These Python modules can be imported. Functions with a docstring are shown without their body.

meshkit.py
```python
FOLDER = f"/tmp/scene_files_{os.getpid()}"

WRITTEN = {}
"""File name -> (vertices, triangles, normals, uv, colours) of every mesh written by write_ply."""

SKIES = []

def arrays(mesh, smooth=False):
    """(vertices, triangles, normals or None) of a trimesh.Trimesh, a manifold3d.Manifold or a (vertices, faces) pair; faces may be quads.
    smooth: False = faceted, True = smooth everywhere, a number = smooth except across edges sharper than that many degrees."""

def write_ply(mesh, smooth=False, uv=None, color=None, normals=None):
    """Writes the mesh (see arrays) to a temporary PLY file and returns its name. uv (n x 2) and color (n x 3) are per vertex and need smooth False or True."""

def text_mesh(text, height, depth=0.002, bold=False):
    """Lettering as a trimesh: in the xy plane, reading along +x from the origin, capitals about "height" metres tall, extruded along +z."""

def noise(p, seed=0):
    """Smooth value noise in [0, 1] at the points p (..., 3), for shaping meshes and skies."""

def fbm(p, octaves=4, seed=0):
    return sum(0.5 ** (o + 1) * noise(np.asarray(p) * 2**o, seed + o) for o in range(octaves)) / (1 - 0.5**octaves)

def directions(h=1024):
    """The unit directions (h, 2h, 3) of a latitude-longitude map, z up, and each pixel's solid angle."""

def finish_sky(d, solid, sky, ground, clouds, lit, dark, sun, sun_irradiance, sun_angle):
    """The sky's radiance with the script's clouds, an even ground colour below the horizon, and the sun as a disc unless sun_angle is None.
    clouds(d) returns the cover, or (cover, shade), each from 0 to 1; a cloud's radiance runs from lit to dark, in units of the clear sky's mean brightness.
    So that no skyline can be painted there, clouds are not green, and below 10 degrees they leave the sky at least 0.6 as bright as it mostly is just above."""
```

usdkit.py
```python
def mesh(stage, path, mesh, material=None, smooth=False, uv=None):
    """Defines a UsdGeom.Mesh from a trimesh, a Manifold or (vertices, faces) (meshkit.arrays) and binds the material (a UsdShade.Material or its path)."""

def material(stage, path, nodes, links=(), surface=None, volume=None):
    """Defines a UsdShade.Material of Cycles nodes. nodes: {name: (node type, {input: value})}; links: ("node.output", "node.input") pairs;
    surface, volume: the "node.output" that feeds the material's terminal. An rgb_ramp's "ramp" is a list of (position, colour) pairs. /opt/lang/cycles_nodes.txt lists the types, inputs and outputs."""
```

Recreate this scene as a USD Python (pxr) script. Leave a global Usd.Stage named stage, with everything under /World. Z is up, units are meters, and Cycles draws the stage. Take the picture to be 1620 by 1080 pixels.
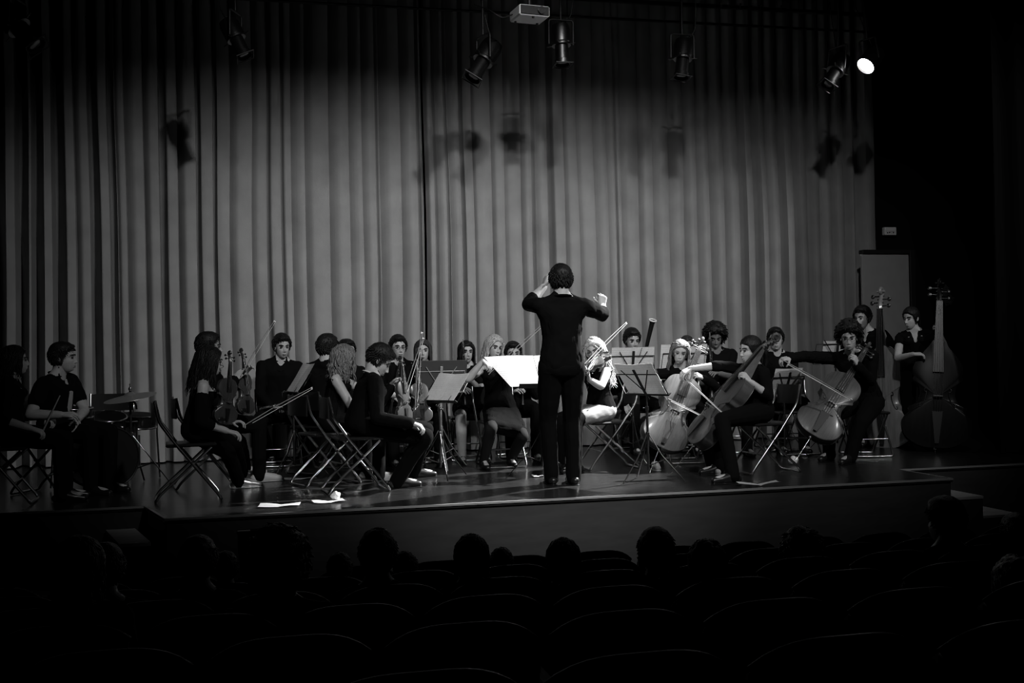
import math, random
import numpy as np
import trimesh
import manifold3d as m3
from shapely.geometry import Polygon
from pxr import Usd, UsdGeom, UsdLux, UsdShade, Gf, Sdf
import usdkit
import meshkit

stage = Usd.Stage.CreateInMemory()
UsdGeom.SetStageUpAxis(stage, 'Z')
UsdGeom.SetStageMetersPerUnit(stage, 1.0)
UsdGeom.Xform.Define(stage, '/World')
random.seed(7)
RNG = np.random.default_rng(7)
D2R = math.pi / 180.0

def V(*a):
    return np.array(a if len(a) > 1 else a[0], float)

def unit(v):
    v = np.asarray(v, float)
    return v / max(1e-9, np.linalg.norm(v))

def gfm(m):
    return Gf.Matrix4d(*[float(x) for x in np.asarray(m).T.ravel()])

# ------------------------------------------------------------------ camera, lights, exposure
CAM = UsdGeom.Camera.Define(stage, '/World/camera')
def set_camera(eye, yaw, pitch, roll, f_mm):
    fw = V(math.sin(yaw) * math.cos(pitch), math.cos(yaw) * math.cos(pitch), math.sin(pitch))
    r0 = V(math.cos(yaw), -math.sin(yaw), 0)
    u0 = np.cross(r0, fw)
    r = r0 * math.cos(roll) - u0 * math.sin(roll)
    u = u0 * math.cos(roll) + r0 * math.sin(roll)
    m = np.eye(4)
    m[:3, 0], m[:3, 1], m[:3, 2], m[:3, 3] = r, u, -fw, eye
    CAM.AddTransformOp().Set(gfm(m))
    CAM.CreateHorizontalApertureAttr(36.0)
    CAM.CreateVerticalApertureAttr(24.0)
    CAM.CreateFocalLengthAttr(f_mm)
    CAM.CreateClippingRangeAttr((0.05, 200.0))
set_camera((0, 0, 1.1), 13.3 * D2R, 0.622 * D2R, 1.134 * D2R, 38.889)
CAM.CreateExposureAttr(0.0)

def spot(path, eye, at, radius, power, cone, soft):
    """A theatre spotlight: a small round emitter behind a shaped beam."""
    l = UsdLux.SphereLight.Define(stage, path)
    z = -unit(V(at) - V(eye))
    x = unit(np.cross((0, 0, 1), z))
    m = np.eye(4)
    m[:3, 0], m[:3, 1], m[:3, 2], m[:3, 3] = x, np.cross(z, x), z, eye
    UsdGeom.Xformable(l).AddTransformOp().Set(gfm(m))
    l.CreateRadiusAttr(radius)
    l.CreateIntensityAttr(power)
    l.CreateNormalizeAttr(True)
    s = UsdLux.ShapingAPI.Apply(l.GetPrim())
    s.CreateShapingConeAngleAttr(cone)
    s.CreateShapingConeSoftnessAttr(soft)
    return l
# three crossed front-of-house spots over the stalls, a steep one on the conductor, one lit spot on the stage bar (its lens is built with the lamp)
spot('/World/front_spot_light', (3.4, 0.0, 7.5), (1.5, 12.0, 1.5), 0.24, 700.0, 20.5, 0.9)
spot('/World/front_spot_light_001', (0.85, 0.0, 7.5), (3.8, 12.0, 1.5), 0.22, 480.0, 21.5, 0.9)
spot('/World/front_spot_light_002', (9.0, 0.8, 7.4), (3.8, 12.0, 1.6), 0.16, 520.0, 19.0, 0.9)
spot('/World/conductor_spot_light', (2.2, 1.8, 7.9), (2.3, 9.3, 1.0), 0.12, 1100.0, 13.5, 0.7)
LAMP_EYE = (6.296, 10.350, 4.023)
LAMP_AT = (2.9, 9.4, 0.8)
spot('/World/stage_spot_light', tuple(V(LAMP_EYE) + 0.1 * unit(V(LAMP_AT) - V(LAMP_EYE))), LAMP_AT, 0.06, 2500.0, 14.0, 0.6)

# ------------------------------------------------------------------ materials (a black and white photograph: neutral greys)
_mats = {}
def mat(name, base, rough=0.5, metal=0.0, spec=0.5, var=0.0, scale=8.0, bump=0.0, bscale=60.0, stretch=None, sheen=0.0, coat=0.0, emit=0.0):
    if name in _mats:
        return _mats[name]
    p = {'roughness': rough, 'metallic': metal, 'specular_ior_level': spec, 'base_color': (base,) * 3}
    if sheen:
        p['sheen_weight'] = sheen
    if coat:
        p['coat_weight'] = coat
        p['coat_roughness'] = 0.12
    if emit:
        p['emission_strength'] = emit
        p['emission_color'] = (1, 1, 1)
    nodes, links = {'p': ('principled_bsdf', p)}, []
    if var or bump:
        nodes['tc'] = ('texture_coordinate', {})
        nodes['mp'] = ('mapping', {'scale': stretch or (1, 1, 1)})
        links.append(('tc.object', 'mp.vector'))
    if var:
        nodes['n'] = ('noise_texture', {'scale': scale, 'detail': 4.0})
        lo, hi = max(0.0, base * (1 - var)), base * (1 + var)
        nodes['r'] = ('rgb_ramp', {'ramp': [(0.3, (lo,) * 3), (0.7, (hi,) * 3)]})
        links += [('mp.vector', 'n.vector'), ('n.fac', 'r.fac'), ('r.color', 'p.base_color')]
    if bump:
        nodes['bn'] = ('noise_texture', {'scale': bscale, 'detail': 3.0})
        nodes['b'] = ('bump', {'strength': bump, 'distance': 0.01})
        links += [('mp.vector', 'bn.vector'), ('bn.fac', 'b.height'), ('b.normal', 'p.normal')]
    _mats[name] = usdkit.material(stage, '/World/Looks/' + name, nodes, links, surface='p.BSDF')
    return _mats[name]

M = dict(
    curtain=mat('curtain_cloth', 0.30, 0.95, spec=0.1, var=0.12, scale=3.0, bump=0.25, bscale=220.0, sheen=0.05),
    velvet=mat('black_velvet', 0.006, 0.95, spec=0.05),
    stage_floor=mat('stage_floor', 0.016, 0.24, spec=0.5, var=0.5, scale=5.0, bump=0.03, bscale=30.0, stretch=(1, 6, 1)),
    front_wood=mat('stage_front_wood', 0.045, 0.6, spec=0.2, var=0.12, scale=4.0, stretch=(1, 1, 5)),
    edge=mat('stage_edge', 0.28, 0.45, spec=0.4),
    tread=mat('step_tread', 0.5, 0.6, spec=0.3, var=0.1),
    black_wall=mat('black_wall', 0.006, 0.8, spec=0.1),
    door=mat('door_grey', 0.30, 0.6, spec=0.3, var=0.05),
    black=mat('black_paint', 0.012, 0.45, spec=0.4),
    black_gloss=mat('black_gloss', 0.012, 0.22, spec=0.5),
    plastic=mat('black_plastic', 0.010, 0.35, spec=0.4),
    chrome=mat('chrome', 0.55, 0.22, metal=1.0),
    dark_metal=mat('dark_metal', 0.10, 0.35, metal=1.0),
    white_plastic=mat('white_plastic', 0.8, 0.5),
    paper=mat('paper', 0.80, 0.8, spec=0.2, var=0.03),
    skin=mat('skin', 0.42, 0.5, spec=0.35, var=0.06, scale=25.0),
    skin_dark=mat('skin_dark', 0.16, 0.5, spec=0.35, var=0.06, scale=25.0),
    lips=mat('lips', 0.20, 0.45),
    eye=mat('eye', 0.03, 0.2),
    hair_black=mat('hair_black', 0.008, 0.5, spec=0.22, bump=0.5, bscale=120.0, stretch=(1, 1, 0.15)),
    hair_brown=mat('hair_brown', 0.035, 0.45, spec=0.3, var=0.4, scale=60.0, bump=0.5, bscale=120.0, stretch=(1, 1, 0.15)),
    hair_light=mat('hair_light', 0.14, 0.42, spec=0.4, var=0.4, scale=60.0, bump=0.5, bscale=120.0, stretch=(1, 1, 0.15)),
    hair_blonde=mat('hair_blonde', 0.38, 0.42, spec=0.5, var=0.3, scale=60.0, bump=0.5, bscale=120.0, stretch=(1, 1, 0.15)),
    cloth_black=mat('cloth_black', 0.0045, 0.95, spec=0.06, bump=0.2, bscale=25.0),
    cloth_dark=mat('cloth_dark', 0.016, 0.9, spec=0.08, bump=0.2, bscale=25.0),
    cloth_white=mat('cloth_white', 0.70, 0.85, spec=0.1),
    cloth_grey=mat('cloth_grey', 0.20, 0.85, spec=0.1, bump=0.2, bscale=25.0),
    tie=mat('tie_cloth', 0.35, 0.7),
    shoe_black=mat('shoe_black', 0.010, 0.3),
    shoe_silver=mat('shoe_silver', 0.6, 0.3, metal=0.8),
    shoe_white=mat('shoe_white', 0.5, 0.7),
    cello_wood=mat('cello_varnish', 0.10, 0.32, spec=0.5, var=0.25, scale=10.0, stretch=(8, 1, 1), coat=0.25),
    dark_cello_wood=mat('dark_cello_varnish', 0.055, 0.36, spec=0.4, var=0.25, scale=10.0, stretch=(8, 1, 1), coat=0.1),
    violin_wood=mat('violin_varnish', 0.04, 0.30, spec=0.5, var=0.25, scale=30.0, stretch=(8, 1, 1), coat=0.25),
    bass_wood=mat('bass_varnish', 0.20, 0.32, spec=0.5, var=0.25, scale=6.0, stretch=(8, 1, 1), coat=0.25),
    dark_bass_wood=mat('dark_bass_varnish', 0.007, 0.34, spec=0.15, var=0.25, scale=6.0, stretch=(8, 1, 1), coat=0.25),
    maple=mat('neck_maple', 0.14, 0.4, var=0.2, scale=20.0),
    ebony=mat('ebony', 0.008, 0.3),
    bow_wood=mat('bow_wood', 0.25, 0.35),
    bow_hair=mat('bow_hair', 0.7, 0.6),
    string=mat('string_steel', 0.5, 0.3, metal=1.0),
    cymbal=mat('cymbal_bronze', 0.30, 0.38, metal=0.5, var=0.15, scale=4.0),
    drum_head=mat('drum_head', 0.010, 0.6, spec=0.12),
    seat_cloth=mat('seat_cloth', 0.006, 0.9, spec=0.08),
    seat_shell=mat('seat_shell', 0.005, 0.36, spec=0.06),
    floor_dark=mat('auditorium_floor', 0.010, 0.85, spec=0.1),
    lamp_black=mat('lamp_black', 0.004, 0.45, spec=0.12),
    steel_paint=mat('steel_paint', 0.40, 0.4, metal=0.3),
    folder=mat('folder_card', 0.05, 0.6),
    lens_off=mat('lens_off', 0.05, 0.08, spec=0.8),
    lens_on=mat('lens_on', 0.9, 0.3, emit=60.0),
    ivory=mat('bell_ring', 0.75, 0.4),
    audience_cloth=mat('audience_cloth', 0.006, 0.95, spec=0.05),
)
def sheet_material(name, base):
    """Printed music: white paper with thin ruled staves across it (a flat print)."""
    n = {'tc': ('texture_coordinate', {}), 'mp': ('mapping', {'scale': (1, 1, 1)}),
         'w': ('wave_texture', {'wave_type': 'bands', 'bands_direction': 'y', 'scale': 14.0, 'profile': 'sine'}),
         'n': ('noise_texture', {'scale': 70.0, 'detail': 2.0}),
         'r': ('rgb_ramp', {'ramp': [(0.0, (0.86,) * 3), (0.2, (1,) * 3), (1.0, (1,) * 3)]}),
         'r2': ('rgb_ramp', {'ramp': [(0.35, (0.8,) * 3), (0.5, (1,) * 3)]}),
         'm': ('mix', {'mix_type': 'multiply', 'fac': 0.5}), 'm2': ('mix', {'mix_type': 'multiply', 'fac': 1.0, 'color2': (base,) * 3}),
         'p': ('principled_bsdf', {'roughness': 0.8, 'specular_ior_level': 0.15}),
         't': ('translucent_bsdf', {'color': (base * 0.8,) * 3}), 'x': ('mix_closure', {'fac': 0.18})}
    l = [('tc.object', 'mp.vector'), ('mp.vector', 'w.vector'), ('mp.vector', 'n.vector'), ('w.fac', 'r.fac'), ('n.fac', 'r2.fac'),
         ('r.color', 'm.color1'), ('r2.color', 'm.color2'), ('m.color', 'm2.color1'), ('m2.color', 'p.base_color'),
         ('p.BSDF', 'x.closure1'), ('t.BSDF', 'x.closure2')]
    return usdkit.material(stage, '/World/Looks/' + name, n, l, surface='x.closure')
M['sheet'] = sheet_material('music_sheet', 0.70)

# ------------------------------------------------------------------ mesh helpers: a mesh is (vertices, triangles)
def cat(*ms):
    ms = [m for m in (ms[0] if len(ms) == 1 and isinstance(ms[0], list) else ms) if m is not None and len(m[0])]
    vs, fs, n = [], [], 0
    for v, f in ms:
        vs.append(v); fs.append(np.asarray(f) + n); n += len(v)
    return np.vstack(vs), np.vstack(fs)

def xf(mesh, m):
    v = np.asarray(mesh[0]) @ m[:3, :3].T + m[:3, 3]
    f = np.asarray(mesh[1])
    return (v, f[:, ::-1]) if np.linalg.det(m[:3, :3]) < 0 else (v, f)

def frame(o, x, y, z):
    m = np.eye(4)
    m[:3, 0], m[:3, 1], m[:3, 2], m[:3, 3] = x, y, z, o
    return m

def axes(o, zdir, ydir):
    """A frame at o whose z is zdir and whose y leans to ydir."""
    z = unit(zdir); x = unit(np.cross(ydir, z)); y = np.cross(z, x)
    return frame(o, x, y, z)

def yawm(o, yaw):
    """Local y forward (yaw 0 = away from the audience, 90 = to the right)."""
    a = yaw * D2R
    return frame(o, V(math.cos(a), -math.sin(a), 0), V(math.sin(a), math.cos(a), 0), V(0, 0, 1))

def hull(pts):
    m = m3.Manifold.hull_points(np.asarray(pts, float)).to_mesh()
    return np.array(m.vert_properties[:, :3], float), np.array(m.tri_verts, int)

def cbox(lo, hi, ch=0.004):
    lo, hi = V(lo), V(hi)
    ch = min(ch, 0.45 * (hi - lo).min())
    pts = []
    for s in np.ndindex(2, 2, 2):
        c = np.where(np.array(s) == 1, hi, lo)
        d = np.where(np.array(s) == 1, -1, 1)
        for k in range(3):
            p = c.copy()
            for j in range(3):
                if j != k:
                    p[j] += d[j] * ch
            pts.append(p)
    return hull(pts)

def tube(path, r, n=8, closed=False, flat=None):
    p = np.asarray(path, float)
    k = len(p)
    r = np.broadcast_to(np.asarray(r, float), (k,))
    t = np.zeros_like(p)
    if closed:
        t = np.roll(p, -1, 0) - np.roll(p, 1, 0)
    else:
        t[1:-1] = p[2:] - p[:-2]; t[0] = p[1] - p[0]; t[-1] = p[-1] - p[-2]
    t /= np.maximum(np.linalg.norm(t, axis=1, keepdims=True), 1e-9)
    a = np.array([1.0, 0, 0]) if abs(t[0][0]) < 0.8 else np.array([0, 1.0, 0])
    if flat is not None:
        a = np.asarray(flat[1], float)
    u = unit(np.cross(t[0], a)); vs = []
    ang = np.arange(n) * 2 * math.pi / n
    for i in range(k):
        if i:
            u = u - t[i] * (u @ t[i]); u = unit(u)
        w = np.cross(t[i], u)
        q = flat[0] if flat is not None else 1.0
        vs.append(p[i] + r[i] * (np.cos(ang)[:, None] * u + q * np.sin(ang)[:, None] * w))
    v = np.vstack(vs); f = []
    for i in range(k if closed else k - 1):
        j = (i + 1) % k
        for q in range(n):
            q2 = (q + 1) % n
            a0, a1, b0, b1 = i * n + q, i * n + q2, j * n + q, j * n + q2
            f += [(a0, a1, b1), (a0, b1, b0)]
    if not closed:
        c0, c1 = len(v), len(v) + 1
        v = np.vstack([v, p[0], p[-1]])
        for q in range(n):
            q2 = (q + 1) % n
            f += [(c0, q2, q), (c1, (k - 1) * n + q, (k - 1) * n + q2)]
    return v, np.array(f)

def rounded(pts, rad=0.03, seg=4):
    """A polyline with its inner corners rounded."""
    p = [V(q) for q in pts]; out = [p[0]]
    for i in range(1, len(p) - 1):
        a, b = unit(p[i - 1] - p[i]), unit(p[i + 1] - p[i])
        d = min(rad, 0.45 * np.linalg.norm(p[i - 1] - p[i]), 0.45 * np.linalg.norm(p[i + 1] - p[i]))
        for s in np.linspace(0, 1, seg + 1):
            out.append((1 - s) ** 2 * (p[i] + a * d) + 2 * s * (1 - s) * p[i] + s * s * (p[i] + b * d))
    return out + [p[-1]]

def lathe(prof, n=20):
    """prof: (radius, z) from bottom to top; closes on the axis."""
    prof = [(max(r, 1e-5), z) for r, z in prof]
    if prof[0][0] > 1e-4:
        prof = [(1e-5, prof[0][1])] + prof
    if prof[-1][0] > 1e-4:
        prof = prof + [(1e-5, prof[-1][1])]
    a = np.arange(n) * 2 * math.pi / n
    v = np.vstack([np.stack([r * np.cos(a), r * np.sin(a), np.full(n, z)], 1) for r, z in prof])
    f = []
    for i in range(len(prof) - 1):
        for q in range(n):
            q2 = (q + 1) % n
            f += [(i * n + q, i * n + q2, (i + 1) * n + q2), (i * n + q, (i + 1) * n + q2, (i + 1) * n + q)]
    return v, np.array(f)

def rod(a, b, r, n=8, r2=None):
    return tube([a, b], [r, r if r2 is None else r2], n)

def extrude(poly, z0, z1):
    p = poly if isinstance(poly, Polygon) else Polygon(poly)
    t = trimesh.creation.extrude_polygon(p, z1 - z0, engine='earcut')
    return np.array(t.vertices) + V(0, 0, z0), np.array(t.faces)

_S = {}
def sph(sub):
    if sub not in _S:
        s = trimesh.creation.icosphere(sub)
        _S[sub] = (np.array(s.vertices), np.array(s.faces))
    return _S[sub]

def ball(c, r, sub=2):
    v, f = sph(sub)
    return v * np.asarray(r) + V(c), f

def man(mesh):
    return m3.Manifold(m3.Mesh(np.asarray(mesh[0], np.float32), np.asarray(mesh[1], np.uint32)))

def unman(m):
    q = m.to_mesh()
    return np.array(q.vert_properties[:, :3], float), np.array(q.tri_verts, int)

def taubin(mesh, it=8):
    t = trimesh.Trimesh(mesh[0], mesh[1], process=False)
    trimesh.smoothing.filter_taubin(t, lamb=0.5, nu=0.52, iterations=it)
    return np.array(t.vertices), np.array(t.faces)

# ------------------------------------------------------------------ prims
_used = {}
def numbered(parent, name):
    k = _used.get((parent, name), 0)
    _used[(parent, name)] = k + 1
    return parent + '/' + (name if k == 0 else '%s_%03d' % (name, k))

def tag(prim, label=None, cat=None, group=None, kind=None):
    for k, v in (('label', label), ('category', cat), ('group', group), ('kind', kind)):
        if v:
            prim.SetCustomDataByKey(k, v)

def thing(name, label=None, cat=None, m=None, group=None, kind=None):
    x = UsdGeom.Xform.Define(stage, numbered('/World', name))
    if m is not None:
        x.AddTransformOp().Set(gfm(m))
    tag(x.GetPrim(), label, cat, group, kind)
    return x.GetPrim()

def part(parent, name, mesh, material, smooth=35, label=None, kind=None):
    up = str(parent.GetPath()) if parent is not None else '/World'
    g = usdkit.mesh(stage, numbered(up, name), (np.asarray(mesh[0], float), np.asarray(mesh[1], int)), M[material] if isinstance(material, str) else material, smooth=smooth)
    tag(g.GetPrim(), label, None, None, kind)
    return g.GetPrim()

def single(name, mesh, material, label, cat, m=None, group=None, kind=None, smooth=35):
    p = part(None, name, mesh, material, smooth)
    if m is not None:
        UsdGeom.Xformable(p).AddTransformOp().Set(gfm(m))
    tag(p, label, cat, group, kind)
    return p

def copy_of(src, name, m, label, cat, group=None):
    x = UsdGeom.Xform.Define(stage, numbered('/World', name))
    x.GetPrim().GetReferences().AddInternalReference(src)
    x.GetPrim().SetInstanceable(True)
    x.ClearXformOpOrder()
    x.AddTransformOp(opSuffix='place').Set(gfm(m))
    tag(x.GetPrim(), label, cat, group)
    return x.GetPrim()

def tr(p):
    m = np.eye(4); m[:3, 3] = p
    return m

# ------------------------------------------------------------------ people
UP = V(0, 0, 1)
_SK = ((0, -.012, .028), (.074, .094, .088)), ((0, .022, -.035), (.060, .069, .083)), ((0, .035, -.052), (.044, .056, .064))
def head_radius(u):
    rs = []
    for c, a in _SK:
        c, a = V(c), V(a)
        ua, ca = u / a, c / a
        A = (ua ** 2).sum(1); B = (ua * ca).sum(1); Cc = (ca ** 2).sum() - 1
        rs.append((B + np.sqrt(np.maximum(B * B - A * Cc, 0))) / A)
    r = np.array(rs)
    return (r ** 18).sum(0) ** (1 / 18)

_heads = {}
def head_mesh(sub, female):
    """The head with its face: x to the person's right, y forward, z up, the eyes at z = 0."""
    if (sub, female) in _heads:
        return _heads[sub, female]
    u, f = sph(sub)
    p = u * head_radius(u)[:, None]
    front = p[:, 1] > 0.02
    def g(x, z, sx, sz):
        return np.exp(-((p[:, 0] - x) / sx) ** 2 - ((p[:, 2] - z) / sz) ** 2) * front
    d = np.zeros(len(p))
    for s in (-1, 1):
        d += -.013 * g(s * .031, .002, .015, .011) + .004 * g(s * .03, .022, .022, .009) + .004 * g(s * .045, -.03, .018, .018)
        d += -.004 * g(s * .045, -.068, .015, .03) + .006 * g(s * .012, -.040, .006, .006)
    z = p[:, 2]
    h = np.interp(z, [-.052, -.044, -.036, .0, .018, .03], [0, .011, .023, .010, .004, 0])
    w = np.interp(z, [-.05, -.036, .01], [.011, .010, .0065])
    d += h * np.exp(-(p[:, 0] / w) ** 2) * front
    d += .006 * g(0, -.066, .019, .006) - .006 * g(0, -.0705, .019, .0025) + .006 * g(0, -.077, .016, .006) - .004 * g(0, -.086, .02, .006)
    d += (.003 if female else .007) * g(0, -.102, .018, .012)
    p = p + d[:, None] * V(0, .96, 0)
    if female:
        p[:, 0] *= np.where(z < -.02, .93, .97)
    m = man((p, f))
    for s in (-1, 1):
        e = ball((0, 0, 0), (.009, .019, .031), 2)
        e = xf(e, frame((s * .074, -.008, -.008), unit((1, s * .35, 0)), unit((-s * .35, 1, 0)), UP))
        m = m + man(e)
    _heads[sub, female] = m
    return m

def hand_mesh(curl, side, curls=None):
    """A hand from the wrist: y to the fingertips, z the back of the hand, the thumb at x = side."""
    S = sph(1)[0]
    def H(a, ra, b, rb):
        return m3.Manifold.hull_points(np.vstack([V(a) + S * ra, V(b) + S * rb]))
    kn = [(.030, .088), (.010, .092), (-.010, .088), (-.028, .080)]
    ln = (.070, .078, .072, .056)
    pts = [V(side * x, y - .008, 0) + S * V(.010, .012, .011) for x, y in kn] + [V(side * x, .004, 0) + S * V(.014, .012, .017) for x in (-.011, .013)]
    pts.append(V(side * .027, .035, -.006) + S * .013)
    m = m3.Manifold.hull_points(np.vstack(pts))
    for i, ((x, y), L) in enumerate(zip(kn, ln)):
        c = curl if curls is None else curls[i]
        a = -.15 - c * .9; q = V(side * x, y - .004, 0); sp = side * (x * 1.5)
        for s, (fr, r) in enumerate(((.46, .0088), (.30, .0080), (.24, .0072))):
            dn = V(sp * math.cos(a), math.cos(a), math.sin(a)); b = q + unit(dn) * L * fr
            m = m + H(q, r, b, r * .93); q = b; a -= c * 1.25 if s == 0 else c * .8
    q = V(side * .026, .028, -.008); t = unit(V(side * .75, .65, -.35 - .5 * curl))
    b = q + t * .042; m = m + H(q, .0125, b, .0098)
    e = b + unit(t + V(-side * .5 * curl, .45, -.3 * curl)) * .034
    m = m + H(b, .0096, e, .0078)
    q = taubin(unman(m.refine_to_length(.007)), 5)
    return q

def ik(a, t, l1, l2, pole):
    """The middle joint between a and t; long reaches stretch the bones a little."""
    a, t = V(a), V(t); d = t - a; D = np.linalg.norm(d)
    if D > .985 * (l1 + l2):
        k = D / (.985 * (l1 + l2)); l1 *= k; l2 *= k
    x = (l1 * l1 - l2 * l2 + D * D) / (2 * D)
    h = math.sqrt(max(l1 * l1 - x * x, 0)); n = unit(d)
    p = V(pole) - n * (V(pole) @ n)
    return a + n * x + unit(p) * h

def chain(pts, rads, sub=1):
    S = sph(sub)[0]; m = None
    for i in range(len(pts) - 1):
        h = m3.Manifold.hull_points(np.vstack([pts[i] + S * rads[i], pts[i + 1] + S * rads[i + 1]]))
        m = h if m is None else m + h
    return m

def wrinkle(mesh, amp, seed, scale=9.0):
    v, f = mesh
    t = trimesh.Trimesh(v, f, process=False)
    n = t.vertex_normals
    q = np.abs(meshkit.fbm(v * V(scale, scale, scale * .8) + seed * 7.3, 3, seed) - .5) * 2
    return v + n * (amp * (q - .35))[:, None], f

def hair_cap(style, seed):
    u, f = sph(4)
    r = head_radius(u); p = u * r[:, None]
    long = style in ('long', 'wavy', 'curly', 'bob', 'bun', 'tail')
    hl = np.interp(p[:, 1], [-.10, -.03, .012, .05, .085], [-.118, -.085, .000, .050, .074] if not long else [-.10, -.09, -.05, .046, .074])
    hl = hl + .012 * (meshkit.noise(p * 45 + seed, seed) - .5) - .010 * np.clip(np.abs(p[:, 0]) / .06, 0, 1) * (p[:, 1] > .03) * (style != 'short') + .012 * np.exp(-((np.abs(p[:, 0]) - .045) / .015) ** 2) * (p[:, 1] > .03) * (style == 'short')
    w = np.clip((p[:, 2] - hl) / .016 + .5, 0, 1); w = w * w * (3 - 2 * w)
    t = {'short': .014, 'mop': .040, 'curly': .022, 'wavy': .016}.get(style, .013) * np.ones(len(p))
    t += {'short': .012, 'mop': .02}.get(style, .004) * np.clip(p[:, 2] / .1, 0, 1)
    nz = meshkit.fbm(p * (55 if style != 'mop' else 35) + seed * 3.1, 3, seed) - .5
    t += nz * {'short': .014, 'mop': .035, 'curly': .03}.get(style, .010)
    if style == 'short':                       # a tuft over the forehead
        t += .014 * np.exp(-((p[:, 1] - .075) / .03) ** 2 - ((p[:, 2] - .085) / .03) ** 2) * (0.6 + .8 * meshkit.noise(p * 60 + seed, seed))
    return p + u * (t * w - .012 * (1 - w))[:, None], f

def locks(style, seed, length, n, waves, out):
    """Long hair as many tapered locks that leave the parting, follow the skull and fall."""
    g = np.random.default_rng(seed); ms = []
    part_x = g.uniform(-.015, .015)
    for i in range(n):
        side = g.choice([-1, 1]); az = g.uniform(1.02, math.pi) * side          # 0 = forehead, pi = back of the head
        y0 = g.uniform(-.06, .085) if abs(az) < 2.2 else g.uniform(-.10, .0)
        d0 = unit((part_x + side * .012, y0, .085)); d1 = unit((math.sin(az), math.cos(az), g.uniform(-.1, .5)))
        path = []
        for q in (0, .33, .66, 1):
            d = unit(d0 * (1 - q) + d1 * q)
            path.append(d * (head_radius(d[None])[0] + .010 + out * .5 * q + g.uniform(0, .006)))
        p = path[-1]
        r_out = (.086 + out * g.uniform(.3, 1)); ph = g.uniform(0, 6.3); L = length * g.uniform(.75, 1.05)
        base = V(math.sin(az) * r_out * .96, math.cos(az) * (r_out + .012) - .014, 0)
        m = 8
        for k in range(1, m):
            s = k / (m - 1); a = min(1, s * 2.2); a = a * a * (3 - 2 * a)
            q = V(p[0] * (1 - a) + base[0] * a, p[1] * (1 - a) + base[1] * a, p[2] - L * s)
            if az * side > 1.4:
                q[1] -= .03 * s
            w = waves * (.4 + s)
            path.append(q + V(math.sin(ph + s * 13) * w, math.cos(ph * 1.7 + s * 13) * w, 0))
        mm = len(path)
        ms.append(tube(path, np.interp(np.linspace(0, 1, mm), [0, .15, .7, 1], [.006, .011, .010, .002]) * g.uniform(.7, 1.15), 5, flat=(.55, (0, 0, 1))))
    return cat(ms)

def tufts(style, seed):
    """Short hair: many small tapered tufts combed forward and down over the cap."""
    g = np.random.default_rng(seed + 500); u = sph(3)[0]
    p = u * head_radius(u)[:, None]; ms = []
    hl = np.interp(p[:, 1], [-.10, -.03, .012, .05, .085], [-.112, -.075, .012, .058, .080])
    ln, rr = {'short': (.030, .0075), 'mop': (.048, .012)}[style]
    for d, q in zip(u[p[:, 2] > hl], p[p[:, 2] > hl]):
        t = V(g.normal(0, .22), .55 if q[1] > -.02 else -.1, -.55 if q[2] < .07 else .15)
        if style == 'mop':
            t = g.normal(0, .6, 3)
        t = t - d * (t @ d); k = .016 if style == 'short' else .034
        a = q + d * (k - .012); e = q + d * (k + ln * (.02 if style == 'short' else .42)) + unit(t) * ln * g.uniform(.6, 1.2)
        mid = (a + e) / 2 + d * ln * (.12 if style == 'short' else .22)
        ms.append(tube([a, mid, e], [rr, rr * .85, .0012], 5))
    return cat(ms)

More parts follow.
